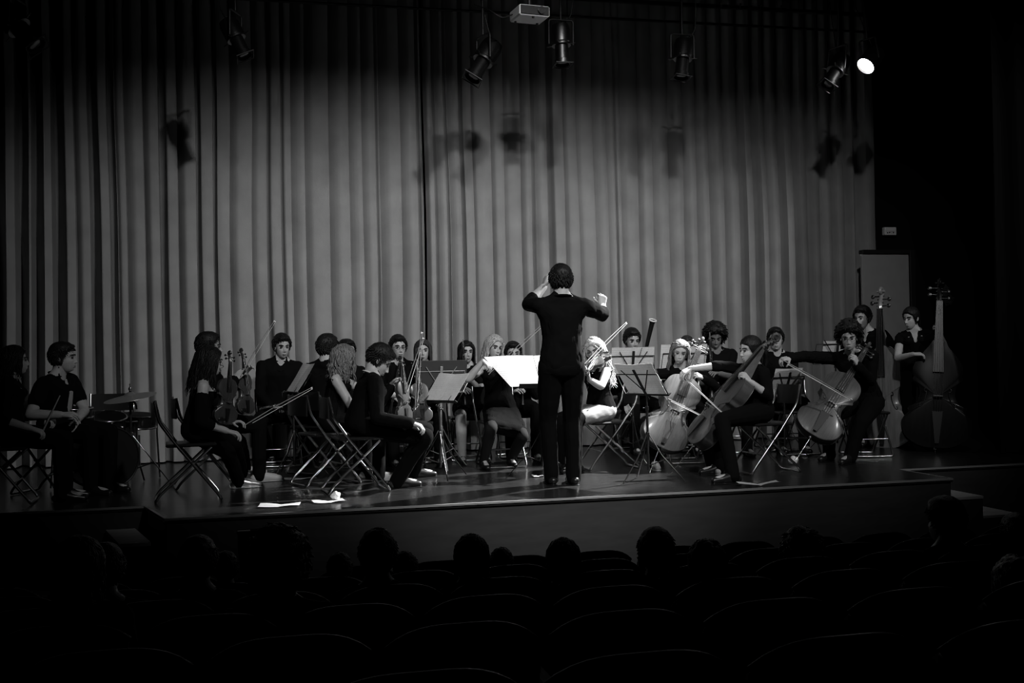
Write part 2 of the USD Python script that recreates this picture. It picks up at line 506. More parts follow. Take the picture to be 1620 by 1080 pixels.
def person(label, sex, pelvis, yaw, head, hyaw, hpitch=0.0, hroll=0.0, syaw=None, lw=None, rw=None, le=None, re=None,
           lhd=None, rhd=None, lhb=None, rhb=None, lc=.45, rc=.45, lf=None, rf=None, lk=None, rk=None, foot_yaw=None, stand=False,
           top='long', bottom='trousers', hair='short', hair_mat='hair_black', hair_len=.25, skin='skin', cloth='cloth_black', low_cloth=None,
           shoe='shoe_black', glasses=False, tie=False, collar=None, seed=1, sub=5, scale=1.0, waves=.004, hair_out=.012, group=None, name='person', neck=.150, stockings=None):
    F_ = sex == 'f'
    k = scale * (.94 if F_ else 1.0)
    P = V(pelvis); Hc = V(head); base = V(P[0], P[1], 0) if name == 'person' else V(P[0], P[1], P[2])
    fy = lambda a: V(math.sin(a * D2R), math.cos(a * D2R), 0)
    fp = fy(yaw); rp = V(fp[1], -fp[0], 0)
    # head frame
    a, pt, rl = hyaw * D2R, -hpitch * D2R, hroll * D2R
    hf = V(math.sin(a) * math.cos(pt), math.cos(a) * math.cos(pt), math.sin(pt)); hr = V(math.cos(a), -math.sin(a), 0); hu = np.cross(hr, hf)
    hr, hu = hr * math.cos(rl) - hu * math.sin(rl), hu * math.cos(rl) + hr * math.sin(rl)
    HM = frame(Hc, hr * k, hf * k, hu * k)
    tgt = Hc - fy(hyaw) * .035 * k + 0 * UP
    D = np.linalg.norm(tgt - P); tu = unit(tgt - P)
    N = P + tu * (D - neck * k)
    sf = fy(yaw if syaw is None else syaw); sr = V(sf[1], -sf[0], 0)
    sr = unit(sr - tu * (sr @ tu)); fr = np.cross(tu, sr)
    T = np.linalg.norm(N - P) / .50
    shw = (.152 if F_ else .178) * k
    SL, SR = N - tu * .055 * k - sr * shw, N - tu * .055 * k + sr * shw
    # arms
    dn = -UP
    def arm(S, w, e, out):
        if w is None:
            w = S + dn * .42 * k + fp * .22 * k
        w = V(w)
        if e is not None and np.linalg.norm(V(e)) > .0 and abs(np.linalg.norm(V(e) - S) - .28) < .16 and np.linalg.norm(V(e)) > 1.3:
            return V(e), w
        pole = V(e) if e is not None else dn * 1.0 + out * .5 - fp * .3
        return ik(S, w, .295 * k, .255 * k, pole), w
    EL, WL = arm(SL, lw, le, -sr)
    ER, WR = arm(SR, rw, re, sr)
    # legs
    HL, HR = P - rp * .088 * k, P + rp * .088 * k
    ffy = fy(yaw if foot_yaw is None else foot_yaw)
    def leg(Hp, t, kn, s):
        if t is None:
            t = (Hp * V(1, 1, 0) + UP * .09) if stand else (Hp * V(1, 1, 0) + fp * .42 * k + rp * s * .04 + UP * .09)
        t = V(t)
        return (V(kn) if kn is not None else ik(Hp, t, .43 * k, .42 * k, fp + UP * .35 + rp * s * .12)), t
    KL, AL = leg(HL, lf, lk, -1)
    KR, AR = leg(HR, rf, rk, 1)
    S = sph(2)[0]
    def ell(c, ax):
        return c + S[:, :1] * sr * ax[0] * k + S[:, 1:2] * fr * ax[1] * k + S[:, 2:] * tu * ax[2] * k
    hp = lambda *q: m3.Manifold.hull_points(np.vstack(q))
    def torso(o):
        pel = [ell(P + tu * .02 - sr * .06 * k * q, (.105 + o, .115 + o, .11 + o)) for q in (-1, 1)]
        wai = ell(P + tu * .22 * T, ((.122 if F_ else .140) + o, (.088 if F_ else .105) + o, .07))
        che = ell(P + tu * .36 * T + fr * .012, ((.138 if F_ else .162) + o, (.102 if F_ else .115) + o, .09))
        sh = [q + S * (.05 + o) * k for q in (SL + sr * .012, SR - sr * .012)]
        nk = N - tu * .01 + S * (.058 + o * .5) * k
        m = hp(*pel, wai) + hp(wai, che) + hp(che, *sh) + hp(*sh, nk)
        tz = N + (Hc - N) * .28
        m = m + hp(SL * .45 + N * .55 + S * .05 * k, SR * .45 + N * .55 + S * .05 * k, tz + S * (.048 + o * .3) * k)
        if F_:
            for q in (-1, 1):
                m = m + hp(ell(P + tu * .37 * T + fr * .07 * k + sr * q * .07 * k, (.05 + o, .055 + o, .055)), ell(P + tu * .34 * T + sr * q * .05, (.07, .07, .09)))
        return m
    armr = (.050, .039, .026) if F_ else (.056, .045, .030)
    legr = (.092, .058, .040)
    # body: one continuous figure
    b = torso(-.004)
    for s_, e_, w_ in ((SL, EL, WL), (SR, ER, WR)):
        mid = e_ + (w_ - e_) * .3
        b = b + chain([s_, s_ + (e_ - s_) * .45, e_, mid, w_], [armr[0] * k, armr[0] * .92 * k, armr[1] * k, armr[1] * 1.02 * k, armr[2] * k])
    for h_, k_, a_ in ((HL, KL, AL), (HR, KR, AR)):
        calf = k_ + (a_ - k_) * .33
        b = b + chain([h_, k_, calf, a_ - UP * .02], [legr[0] * k, legr[1] * k, legr[1] * .98 * k, legr[2] * k])
        b = b + chain([a_ - UP * .03, a_ - UP * .05 + ffy * .15 * k], [.036 * k, .026 * k])
    nb = Hc - hf * .022 * k - hu * .05 * k
    b = b + chain([N - tu * .05 * k, nb], [(.058 if not F_ else .050) * k, (.056 if not F_ else .047) * k], 2)
    body = man(taubin(unman(b.refine_to_length(.026)), 7))
    for s, w_, e_, hd, hb, c in ((-1, WL, EL, lhd, lhb, lc), (1, WR, ER, rhd, rhb, rc)):
        d = unit(hd) if hd is not None else unit(w_ - e_)
        bk = V(hb) if hb is not None else UP * .8 + V(0, 0, .01) + rp * s * .5
        z = unit(bk - d * (bk @ d)); x = np.cross(d, z)
        hm = hand_mesh(c, -s)
        body = body + man(xf(hm, frame(w_ - d * .004, x * k, d * k, z * k)))
    body = body + man(xf(unman(head_mesh(sub, F_)), HM))
    t = thing(name, label, 'person', tr(base), group)
    L = lambda m: (m[0] - base, m[1])
    part(t, 'body', L(unman(body)), skin, True)
    if sub >= 5:
        for s in (-1, 1):
            part(t, 'eye', L(xf(ball((s * .031, .0795, .001), (.0135, .010, .0075), 2), HM)), 'eye', True)
            br = [(s * (.012 + .038 * q), .094 - .030 * q * q, .020 + .006 * math.sin(q * 2.6)) for q in np.linspace(0, 1, 6)]
            part(t, 'eyebrow', L(xf(tube(br, [.003, .0042, .0045, .004, .003, .002], 6), HM)), hair_mat if hair_mat != 'hair_blonde' else 'hair_brown', True)
        part(t, 'lips', L(xf(cat(ball((0, .0915, -.0655), (.018, .0075, .0042), 2), ball((0, .0905, -.0765), (.015, .0085, .0055), 2)), HM)), 'lips' if skin == 'skin' else skin, True)
    # hair
    hm = [hair_cap(hair, seed)]
    if hair in ('short', 'mop'):
        hm.append(tufts(hair, seed))
    if hair in ('long', 'wavy', 'curly', 'bob'):
        n = {'long': 150, 'wavy': 160, 'curly': 220, 'bob': 130}[hair]
        hm.append(locks(hair, seed, hair_len, n, waves, hair_out))
    if hair == 'bun':
        v, f = sph(3); hm.append((v * (.045 + .008 * meshkit.noise(v * 6, seed))[:, None] + V(0, -.105, .055), f))
    if hair == 'tail':
        hm.append(tube([(0, -.10, .03), (0, -.135, .02), (0, -.15, -.05), (0, -.14, -.14), (0, -.13, -.20)], [.02, .028, .03, .025, .006], 10))
    part(t, 'hair', L(xf(cat(hm), HM)), hair_mat, True)
    # clothes
    o = .012
    if top != 'none':
        c = torso(o)
        for s_, e_, w_ in ((SL, EL, WL), (SR, ER, WR)):
            r0, r1, r2 = [(q + o) * k for q in armr]
            if top in ('long', 'suit'):
                c = c + chain([s_, s_ + (e_ - s_) * .5, e_, w_ - unit(w_ - e_) * .012], [r0, r0 * .94, r1, r2 + .006])
            elif top == 'rolled':
                q = e_ + (w_ - e_) * .22
                c = c + chain([s_, s_ + (e_ - s_) * .5, e_, q], [r0, r0 * .96, r1 * 1.04, r1]) + chain([e_ + (w_ - e_) * .12, q], [r1 * 1.1, r1 * 1.08])
            elif top == 'short':
                q = s_ + (e_ - s_) * .6
                c = c + chain([s_, q], [r0, r0 * 1.02])
            elif top == 'cap':
                c = c + chain([s_, s_ + (e_ - s_) * .28], [r0, r0])
        cm = c.refine_to_length(.020)
        cm = taubin(unman(cm), 8)
        if top == 'suit':
            cm = wrinkle(cm, .018, seed, 7)
        else:
            cm = wrinkle(cm, .018, seed, 9)
        cm = man(cm)
        if top in ('sleeveless', 'off'):        # cut the neckline straight across the chest, leaving straps
            h = .40 if top == 'off' else .445
            q = P + tu * h * T
            cm = cm.trim_by_plane(tuple(-tu), float(-(tu @ q)))
            if top == 'sleeveless':
                for s in (-1, 1):
                    st = [q + fr * .10 * k + sr * s * .075 * k - tu * .03, N - tu * .0 + sr * s * .085 * k + fr * .02, N - tu * .02 + sr * s * .085 * k - fr * .05 * k, q - fr * .10 * k + sr * s * .08 * k - tu * .03]
                    cm = cm + man(tube(rounded(st, .06, 5), .018 * k, 8))
            else:
                for s_, e_, w_ in ((SL, EL, WL), (SR, ER, WR)):
                    q2 = s_ + (e_ - s_) * .35
                    cm = cm + chain([q2, e_, e_ + (w_ - e_) * .35], [(armr[0] + .014) * k, (armr[1] + .014) * k, (armr[1] + .012) * k])
        elif top in ('cap', 'short', 'rolled', 'long', 'suit'):   # an open neck
            cut = chain([N + tu * .085 * k + fr * .035 * k, N + fr * .068 * k + tu * .012], [.058 * k, .046 * k], 2)
            if top in ('cap',) or collar == 'open':
                cut = cut + chain([N + tu * .02 + fr * .05 * k, N + fr * .115 * k - tu * (.07 if top != 'cap' else .10) * k], [.042 * k, .018 * k], 2)
            cm = cm - cut
        top_part = part(t, {'suit': 'jacket', 'sleeveless': 'top', 'off': 'top', 'cap': 'blouse'}.get(top, 'shirt'), L(unman(cm)), cloth, 40)
        if collar in ('white', 'shirt', 'open'):
            ring = [N + tu * (.012 + .012 * math.cos(q)) * k - fr * .002 + (sr * math.sin(q) * .066 - fr * math.cos(q) * .062 ) * k for q in np.linspace(-2.7, 2.7, 17)]
            part(top_part, 'collar', L(tube(ring, np.interp(np.linspace(0, 1, 17), [0, .2, .8, 1], [.010, .019, .019, .010]) * k, 8, flat=(.45, tuple(tu)))), 'cloth_white' if collar == 'white' else cloth, True, label='white shirt collar' if collar == 'white' else None)
        if top == 'suit':
            for w_, e_ in ((WL, EL), (WR, ER)):
                d = unit(w_ - e_)
                part(top_part, 'cuff', L(rod(w_ - d * .03, w_ + d * .008, .036 * k, 12)), 'cloth_white', True, label='white shirt cuff')
        if tie:
            q = N - tu * .02 + fr * .075 * k
            tp = [q, q - tu * .035 + fr * .012, P + tu * .36 * T + fr * .137 * k, P + tu * .22 * T + fr * .128 * k, P + tu * .12 * T + fr * .135 * k]
            part(top_part, 'tie', L(tube(tp, [.016, .018, .026, .032, .012], 8, flat=(.25, tuple(fr)))), 'tie', True, label='light necktie')
    lcm = low_cloth or cloth
    S1 = sph(2)[0]
    if bottom == 'trousers':
        c = hp(*[ell(P + tu * .0 + sr * .06 * q, (.115, .125, .105)) for q in (-1, 1)])
        for h_, k_, a_ in ((HL, KL, AL), (HR, KR, AR)):
            c = c + chain([h_, h_ + (k_ - h_) * .5, k_, k_ + (a_ - k_) * .5, a_ - UP * .035], [.105 * k, .094 * k, .073 * k, .066 * k, .062 * k])
        cm = wrinkle(taubin(unman(c.refine_to_length(.024)), 8), .012, seed + 3, 9)
        part(t, 'trousers', L(cm), lcm, True)
    else:
        c = hp(*[ell(P + tu * .0 + sr * .06 * q, (.118, .128, .105)) for q in (-1, 1)])
        kk = .80 if bottom == 'skirt' else 1.02
        KL2, KR2 = HL + (KL - HL) * kk, HR + (KR - HR) * kk
        c = c + hp(HL + S1 * .10 * k, HR + S1 * .10 * k, KL2 + S1 * .078 * k, KR2 + S1 * .078 * k)
        cm = wrinkle(taubin(unman(c.refine_to_length(.022)), 6), .016, seed + 3, 11)
        part(t, 'skirt', L(cm), lcm, True)
        if stockings:
            for h_, k_, a_ in ((HL, KL, AL), (HR, KR, AR)):
                c = chain([h_ + (k_ - h_) * .55, k_, k_ + (a_ - k_) * .33, a_ - UP * .02], [.083 * k, .064 * k, .063 * k, .045 * k])
                part(t, 'stocking', L(taubin(unman(c.refine_to_length(.024)), 5)), stockings, True)
    for a_ in (AL, AR):
        g0 = a_ * V(1, 1, 0) + UP * (a_[2] - .09)
        c = hp(g0 - ffy * .045 * k + UP * .034 + S1 * V(.034, .034, .034) * k, g0 + UP * .060 + S1 * .040 * k, g0 + ffy * .10 * k + UP * .034 + S1 * .038 * k)
        c = c + hp(g0 + ffy * .09 * k + UP * .036 + S1 * .038 * k, g0 + ffy * .175 * k + UP * .026 + S1 * .027 * k)
        sole = hp(g0 - ffy * .045 * k + UP * .004 + S1 * V(.036, .036, .004) * k, g0 + ffy * .10 * k + UP * .004 + S1 * V(.042, .042, .004) * k, g0 + ffy * .178 * k + UP * .004 + S1 * V(.03, .03, .004) * k)
        c = c.trim_by_plane((0, 0, 1), float(g0[2] + .001))
        sp = part(t, 'shoe', L(taubin(unman((c + sole).refine_to_length(.02)), 4)), shoe, 40)
    if glasses:
        ms = []
        for s in (-1, 1):
            ms.append(tube([(s * .033 + .024 * math.cos(q), .103 - .25 * abs(s * .033 + .024 * math.cos(q)) ** 1.0 * .35, .001 + .017 * math.sin(q)) for q in np.linspace(0, 6.283, 17)[:-1]], .0017, 6, closed=True))
            ms.append(tube([(s * .057, .097, .004), (s * .074, .07, .004), (s * .079, -.005, .004), (s * .077, -.02, -.006)], .0017, 6))
        ms.append(tube([(-.010, .103, .003), (0, .105, .006), (.010, .103, .003)], .0017, 6))
        part(t, 'glasses', L(xf(cat(ms), HM)), 'dark_metal', True)
    return dict(prim=t, N=N, P=P, SL=SL, SR=SR, EL=EL, ER=ER, WL=WL, WR=WR, HM=HM, T=T, KL=KL, KR=KR)

# ------------------------------------------------------------------ string instruments
def smooth_closed(pts, n):
    from scipy.interpolate import CubicSpline
    p = np.vstack([pts, pts[:1]]); t = np.r_[0, np.cumsum(np.linalg.norm(np.diff(p, axis=0), axis=1))]
    return CubicSpline(t, p, bc_type='periodic')(np.linspace(0, t[-1], n + 1)[:-1])

_VP = {  # body half outline (half width, height) for a body of length 1, widths as fractions of the length
    'violin': [(.0, 0), (.10, .004), (.20, .045), (.275, .12), (.292, .20), (.272, .28), (.238, .335), (.252, .352), (.222, .372), (.172, .42), (.153, .49), (.160, .56), (.190, .615), (.226, .645), (.214, .665), (.228, .72), (.236, .79), (.222, .87), (.17, .945), (.09, .985), (.05, 1.0)],
    'bass': [(.0, 0), (.10, .004), (.20, .040), (.278, .11), (.304, .20), (.288, .28), (.246, .345), (.258, .362), (.224, .385), (.172, .43), (.155, .49), (.160, .55), (.185, .60), (.220, .635), (.208, .655), (.218, .70), (.212, .76), (.175, .83), (.115, .905), (.07, .965), (.045, 1.0)],
}
_SPEC = {  # body length, rib depth, arch, neck to nut, pegbox
    'violin': (.356, .030, .015, .130, .105), 'cello': (.755, .115, .026, .28, .205), 'bass': (1.10, .19, .035, .42, .30)}

def build_strings(kind, t, wood, pos):
    """Parts of a bowed instrument in its own frame: z up the neck from the body's foot, y out of its front."""
    Lb, rib, arch, nk, pg = _SPEC[kind]
    half = np.array(_VP['bass' if kind == 'bass' else 'violin']) * Lb
    ring = np.vstack([half, half[::-1][1:-1] * (-1, 1)]) if half[-1, 0] > .001 else half
    ring = np.vstack([half, (half * (-1, 1))[::-1][:-1]])
    ring = ring[np.r_[True, np.linalg.norm(np.diff(ring, axis=0), axis=1) > 1e-4]]
    n = 120
    o = smooth_closed(ring, n)
    if np.sum(o[:, 0] * np.roll(o[:, 1], -1) - np.roll(o[:, 0], -1) * o[:, 1]) < 0:
        o = o[::-1]
    c = V(0, Lb * .47)
    def plate(y, h, s, edge):
        rings = [(1.0, -edge), (1.0 + s, -edge * .6), (1.0 + s, 0)] + [(q, 1) for q in (.985, .94, .86, .74, .58, .40, .2)]
        vs = []
        for q, k in rings:
            p = c + (o - c) * q
            hh = np.full(n, 0.0 if k <= 0 else 1.0)
            yy = y + (k if k <= 0 else 0) + (h * (1 - min(1, q) ** 2.2) ** .8 - .0008 * Lb * (.9 < q < .97) if k > 0 else 0)
            vs.append(np.stack([p[:, 0], np.full(n, yy), p[:, 1]], 1))
        vs.append(np.array([[c[0], y + h, c[1]]])); v = np.vstack(vs); f = []
        m = len(rings)
        for i in range(m - 1):
            for q in range(n):
                q2 = (q + 1) % n
                f += [(i * n + q, (i + 1) * n + q2, i * n + q2), (i * n + q, (i + 1) * n + q, (i + 1) * n + q2)]
        for q in range(n):
            f.append(((m - 1) * n + q, m * n, (m - 1) * n + (q + 1) % n))
        return v, np.array(f)
    e = .006 * Lb / .356 * .6
    top = plate(rib / 2, arch, .012, e)
    bot = xf(plate(rib / 2, arch, .012, e), np.diag([1, -1, 1, 1.0]))
    ribs = []
    v = np.vstack([np.stack([o[:, 0] * .985, np.full(n, y), o[:, 1] * .985 + .0075 * Lb], 1) for y in (-rib / 2, rib / 2)]); f = []
    for q in range(n):
        q2 = (q + 1) % n
        f += [(q, n + q2, q2), (q, n + q, n + q2)]
    part(t, 'ribs', pos((v, np.array(f))), wood, True)
    part(t, 'top_plate', pos(top), wood, 40)
    part(t, 'back_plate', pos(bot), wood, 40)
    k = Lb / .356
    ks = k if kind != 'bass' else k * .8
    yt = rib / 2
    for s in (-1, 1):                                                     # sound holes, laid on the arched top
        pf = [(s * .038, .195), (s * .043, .19), (s * .041, .182), (s * .035, .185), (s * .036, .170), (s * .040, .155), (s * .046, .140), (s * .054, .132), (s * .058, .138), (s * .053, .144)][::-1]
        pth = [(x * k, yt + arch * (1 - min(1, (abs(x) / .075) ** 2) * .35) * .80 + .0012 * k, z * k) for x, z in [(a, b + .0) for a, b in pf]]
        part(t, 'sound_hole', pos(tube(rounded(pth, .01 * k, 2), .0019 * k, 6)), 'ebony', True)
    bz = .168 * k
    bh = .030 * ks
    br = [(-.021 * ks, 0), (-.014 * ks, 0), (-.008 * ks, .010 * ks), (.008 * ks, .010 * ks), (.014 * ks, 0), (.021 * ks, 0), (.018 * ks, .6 * bh), (.019 * ks, bh * .85), (0, bh), (-.019 * ks, bh * .85), (-.018 * ks, .6 * bh)]
    bm = extrude(br, -.002 * ks, .002 * ks)
    part(t, 'bridge', pos(xf(bm, frame(V(0, yt + arch * .92, bz), V(1, 0, 0), V(0, 1, 0), V(0, 0, 1)))), 'maple', 30)
    tp = hull([(x * ks, yt + arch * .6 + y * ks, z * k) for x, z in ((.008, .012), (-.008, .012), (.021, .118), (-.021, .118)) for y in (.006, .013)])
    part(t, 'tailpiece', pos(tp), 'ebony', 30)
    yn = yt + arch * .5
    zt = Lb + nk
    fb = hull([(x, y, z) for x, z in ((.021 * ks, Lb * .70), (-.021 * ks, Lb * .70), (.012 * ks, zt), (-.012 * ks, zt)) for y in ((yn + .010 * ks, yn + .017 * ks) if z < Lb else (yn - .002 * ks, yn + .005 * ks))])
    part(t, 'fingerboard', pos(fb), 'ebony', 30)
    nm = hull([(x, y, z) for x, y, z in ((.014 * ks, yn, Lb * .97), (-.014 * ks, yn, Lb * .97), (.010 * ks, yn - .018 * ks, Lb * .985), (-.010 * ks, yn - .018 * ks, Lb * .985), (.0, yt - rib * .85, Lb * .975),
              (.011 * ks, yn - .002, zt), (-.011 * ks, yn - .002, zt), (.007 * ks, yn - .016 * ks, zt), (-.007 * ks, yn - .016 * ks, zt), (0, yt - rib * .5, Lb * 1.0), (0, yn - .024 * ks, Lb * 1.03))])
    part(t, 'neck', pos(nm), 'maple' if wood != 'dark_bass_varnish' else wood, 40)
    # pegbox and scroll
    sp = []
    for q in np.linspace(0, 1, 8):
        sp.append((0, yn - .008 * ks - .028 * ks * q * q, zt + pg * .62 * q))
    m8 = len(sp); cz = sp[-1][2] + .004 * ks; cy = sp[-1][1] + .016 * ks
    for q in np.linspace(0, 2.0 * math.pi * 1.2, 16)[1:]:
        r = .017 * ks * (1 - q / 9.5)
        sp.append((0, cy - r * math.cos(q), cz + r * math.sin(q)))
    w = np.r_[np.linspace(.0125, .0085, m8), np.linspace(.0085, .006, 15)] * ks
    part(t, 'scroll', pos(cat(tube(sp, w, 8), xf(lathe([(.0055 * ks, -.018 * ks), (.0055 * ks, .018 * ks)], 10), frame(V(0, cy, cz), V(0, 1, 0), V(0, 0, 1), V(1, 0, 0))))), wood if kind != 'bass' else ('bass_wood' if wood == 'bass_wood' else 'dark_bass_wood'), 40)
    for i in range(4):
        s = (-1, 1)[i % 2]; q = .16 + .2 * i
        z = zt + pg * .62 * q; y = yn - .006 * ks - .028 * ks * q * q
        pm = cat(rod((-s * .014 * ks, y, z), (s * .030 * ks, y, z), .0028 * ks, 8), ball((s * .038 * ks, y, z), (.009 * ks, .004 * ks, .0095 * ks), 2))
        part(t, 'peg', pos(pm), 'ebony' if kind != 'bass' else 'dark_metal', True)
    st = []
    for i in range(4):
        x = (i - 1.5)
        st.append(tube([(x * .009 * ks, yt + arch * .6 + .013 * ks, .116 * k), (x * .0115 * ks, yt + arch * .92 + bh * (.98 - .03 * abs(x)), bz), (x * .0055 * ks, yn + .006 * ks, zt), (x * .004 * ks, yn - .002 * ks, zt + .02 * ks)], .0006 * ks if kind != 'bass' else .00075 * ks, 5))
    part(t, 'strings', pos(cat(st)), 'string' if kind != 'bass' else 'dark_metal', True, kind='stuff')
    if kind == 'violin':
        part(t, 'chin_rest', pos(ball((.045, yt + arch * .7 + .006, .028), (.034, .007, .022), 2)), 'ebony', True)
    if kind in ('cello', 'bass'):
        ln = .34 if kind == 'cello' else .12
        part(t, 'endpin', pos(cat(rod((0, 0, .01), (0, 0, -ln), .005 if kind == 'cello' else .008, 8, .003), xf(lathe([(.018, -.02), (.016, .01)], 12), np.eye(4)))), 'chrome', True)

def strings(kind, wood, foot, top, face, label, cat_, group=None):
    """foot: the body's lower end; top: a point up the neck; face: where the front looks."""
    m = axes(V(foot), V(top) - V(foot), V(face))
    t = thing(kind if kind != 'bass' else 'double_bass', label, cat_, m, group)
    build_strings(kind, t, wood, lambda q: q)
    return m

def bow(frog, tip, hair_dir, label, length=.74, group=None):
    a, b = V(frog), V(tip)
    z = unit(b - a)
    m = axes(a, z, V(hair_dir))
    t = thing('bow', label, 'bow', m, group)
    L = length
    st = [(0, .010 - .010 * math.sin(math.pi * q), L * q) for q in np.linspace(0, 1, 14)]
    part(t, 'stick', tube(st, np.linspace(.0045, .0032, 14), 7), 'bow_wood', True)
    part(t, 'frog', cbox((-.007, .010, .03), (.007, .028, .075), .002), 'ebony', 20)
    part(t, 'bow_hair', hull([(x, y, z_) for x in (-.005, .005) for y, z_ in ((.0245, .05), (.026, .05), (.0225, L - .004), (.0245, L - .004))]), 'bow_hair', False)
    part(t, 'tip', hull([(-.0035, .006, L - .012), (.0035, .006, L - .012), (-.0035, .006, L + .008), (.0035, .006, L + .008), (-.003, .026, L - .004), (.003, .026, L - .004), (-.003, .026, L + .004), (.003, .026, L + .004)]), 'ivory', 20)
    return m

# ------------------------------------------------------------------ wind instruments: (radius, z) from the bell at z = 0 up to the mouth
def woodwind(kind, low, high, face, label, group=None):
    a, b = V(low), V(high); m = axes(a, b - a, V(face))
    t = thing(kind, label, kind, m, group); g = np.random.default_rng(len(label))
    if kind == 'clarinet':
        part(t, 'bell', lathe([(.030, 0), (.029, .004), (.020, .03), (.0145, .08), (.0135, .11)], 18), 'ebony', 40)
        part(t, 'body', lathe([(.0135, .105), (.0125, .12), (.0122, .33), (.014, .335), (.014, .35), (.0122, .355), (.0118, .52), (.014, .53), (.0145, .57), (.0128, .585)], 16), 'ebony', 40)
        part(t, 'mouthpiece', hull(np.vstack([np.array([(.011 * math.cos(q), .011 * math.sin(q), .58) for q in np.linspace(0, 6, 10)]), [(-.006, -.004, .665), (.006, -.004, .665), (-.006, 0, .665), (.006, 0, .665)]])), 'ebony', 30)
        part(t, 'ligature', lathe([(.0128, .59), (.0128, .615)], 14), 'chrome', 30)
        zs, r0 = np.linspace(.14, .5, 11), .0145
    elif kind == 'oboe':
        part(t, 'bell', lathe([(.020, 0), (.019, .004), (.0135, .05), (.0105, .10)], 16), 'ebony', 40)
        part(t, 'body', lathe([(.0105, .095), (.0105, .30), (.0125, .305), (.0125, .32), (.0095, .33), (.008, .55), (.0065, .585)], 14), 'ebony', 40)
        part(t, 'reed', tube([(0, 0, .58), (0, 0, .62), (0, 0, .645)], [.0022, .0025, .0035], 8), 'maple', True)
        zs, r0 = np.linspace(.11, .52, 12), .0122
    elif kind == 'flute':
        part(t, 'body', lathe([(.0115, 0), (.0115, .67)], 16), 'chrome', 40)
        part(t, 'lip_plate', ball((0, .008, .60), (.011, .007, .017), 2), 'chrome', True)
        for z in (.14, .46):
            part(t, 'joint_ring', lathe([(.013, z), (.0135, z + .008), (.0135, z + .03), (.013, z + .038)], 16), 'chrome', 40)
        zs, r0 = np.r_[np.linspace(.03, .12, 3), np.linspace(.17, .44, 9)], .0125
    elif kind == 'bassoon':
        bl = part(t, 'bell', lathe([(.021, 1.06), (.021, 1.12), (.026, 1.30), (.034, 1.33), (.028, 1.335), (.02, 1.25)], 18), 'ebony', 40)
        part(bl, 'bell_ring', tube([(.036 * math.cos(q), .036 * math.sin(q), 1.335) for q in np.linspace(0, 6.283, 25)[:-1]], .009, 8, closed=True), 'ivory', True, label='white ring around the bell')
        part(t, 'long_joint', lathe([(.020, .42), (.019, 1.07)], 16), 'ebony', 40)
        part(t, 'wing_joint', tube([(.038, 0, .40), (.036, 0, .95)], [.018, .012], 12), 'ebony', True)
        part(t, 'boot', hull(np.vstack([np.array([(x + .027 * math.cos(q), .027 * math.sin(q), z) for q in np.linspace(0, 6, 12)]) for x in (0, .036) for z in (0, .43)])), 'ebony', 30)
        part(t, 'crook', tube(rounded([(.036, 0, .95), (.036, .02, 1.02), (.02, .10, 1.06), (.0, .22, 1.0)], .05), .0045, 8), 'chrome', True)
        zs, r0 = np.linspace(.1, 1.0, 14), .024
    for i, z in enumerate(zs):
        s = (i % 3 - 1) * .5
        r = r0 if kind != 'bassoon' or z > .45 else .029
        c = V(math.sin(s) * (r + .001), math.cos(s) * (r + .001), z)
        part(t, 'key', xf(lathe([(.0065, 0), (.0075, .0015), (.0065, .0035)], 10), axes(c, V(math.sin(s), math.cos(s), 0), V(0, 0, 1))), 'chrome', 30)
    rl = [rod((r0 * .75 * q, r0 * .85, zs[0]), (r0 * .75 * q, r0 * .85, zs[-1]), .0016, 6) for q in (-1, 1)]
    part(t, 'key_rods', cat(rl), 'chrome', True)
    return m

# ------------------------------------------------------------------ chairs, stands, drums
def chair_parts(t):
    W_ = .205
    seat = cbox((-.20, -.19, .425), (.20, .19, .45), .010)
    part(t, 'seat', seat, 'plastic', 30)
    v = []
    for i in range(9):
        x = -.205 + .41 * i / 8; y = -.262 - .022 * (1 - (x / .205) ** 2)
        v.append((x, y))
    pl = Polygon([(x, y) for x, y in v] + [(x, y - .012) for x, y in v[::-1]])
    b = extrude(pl, .605, .775)
    part(t, 'backrest', b, 'plastic', 30)
    fr = [(-W_, -.268, .78), (-W_, -.235, .62), (-W_, -.10, .43), (-W_, .19, .06), (-W_, .22, .014), (W_, .22, .014), (W_, .19, .06), (W_, -.10, .43), (W_, -.235, .62), (W_, -.268, .78)]
    part(t, 'front_frame', tube(rounded(fr, .045), .0115, 8), 'chrome', True)
    w2 = W_ - .026
    rr = [(-w2, .15, .42), (-w2, -.24, .06), (-w2, -.27, .013), (w2, -.27, .013), (w2, -.24, .06), (w2, .15, .42)]
    part(t, 'rear_frame', tube(rounded(rr, .045), .011, 8), 'chrome', True)
    part(t, 'crossbar', rod((-W_, .10, .175), (W_, .10, .175), .007, 8), 'chrome', True)
    for s in (-1, 1):
        part(t, 'pivot_bolt', xf(lathe([(.010, 0), (.010, .032), (.006, .036)], 10), axes(V(s * .185, .0, .30), V(s, 0, 0), V(0, 0, 1))), 'dark_metal', 30)
_chair0 = []
def chair(x, y, yaw, label):
    m = yawm(V(x, y, 0), yaw)
    if not _chair0:
        t = thing('folding_chair', label, 'chair', m, 'folding chairs on the stage')
        chair_parts(t); _chair0.append(t.GetPath())
        return
    copy_of(_chair0[0], 'folding_chair', m, label, 'chair', 'folding chairs on the stage')

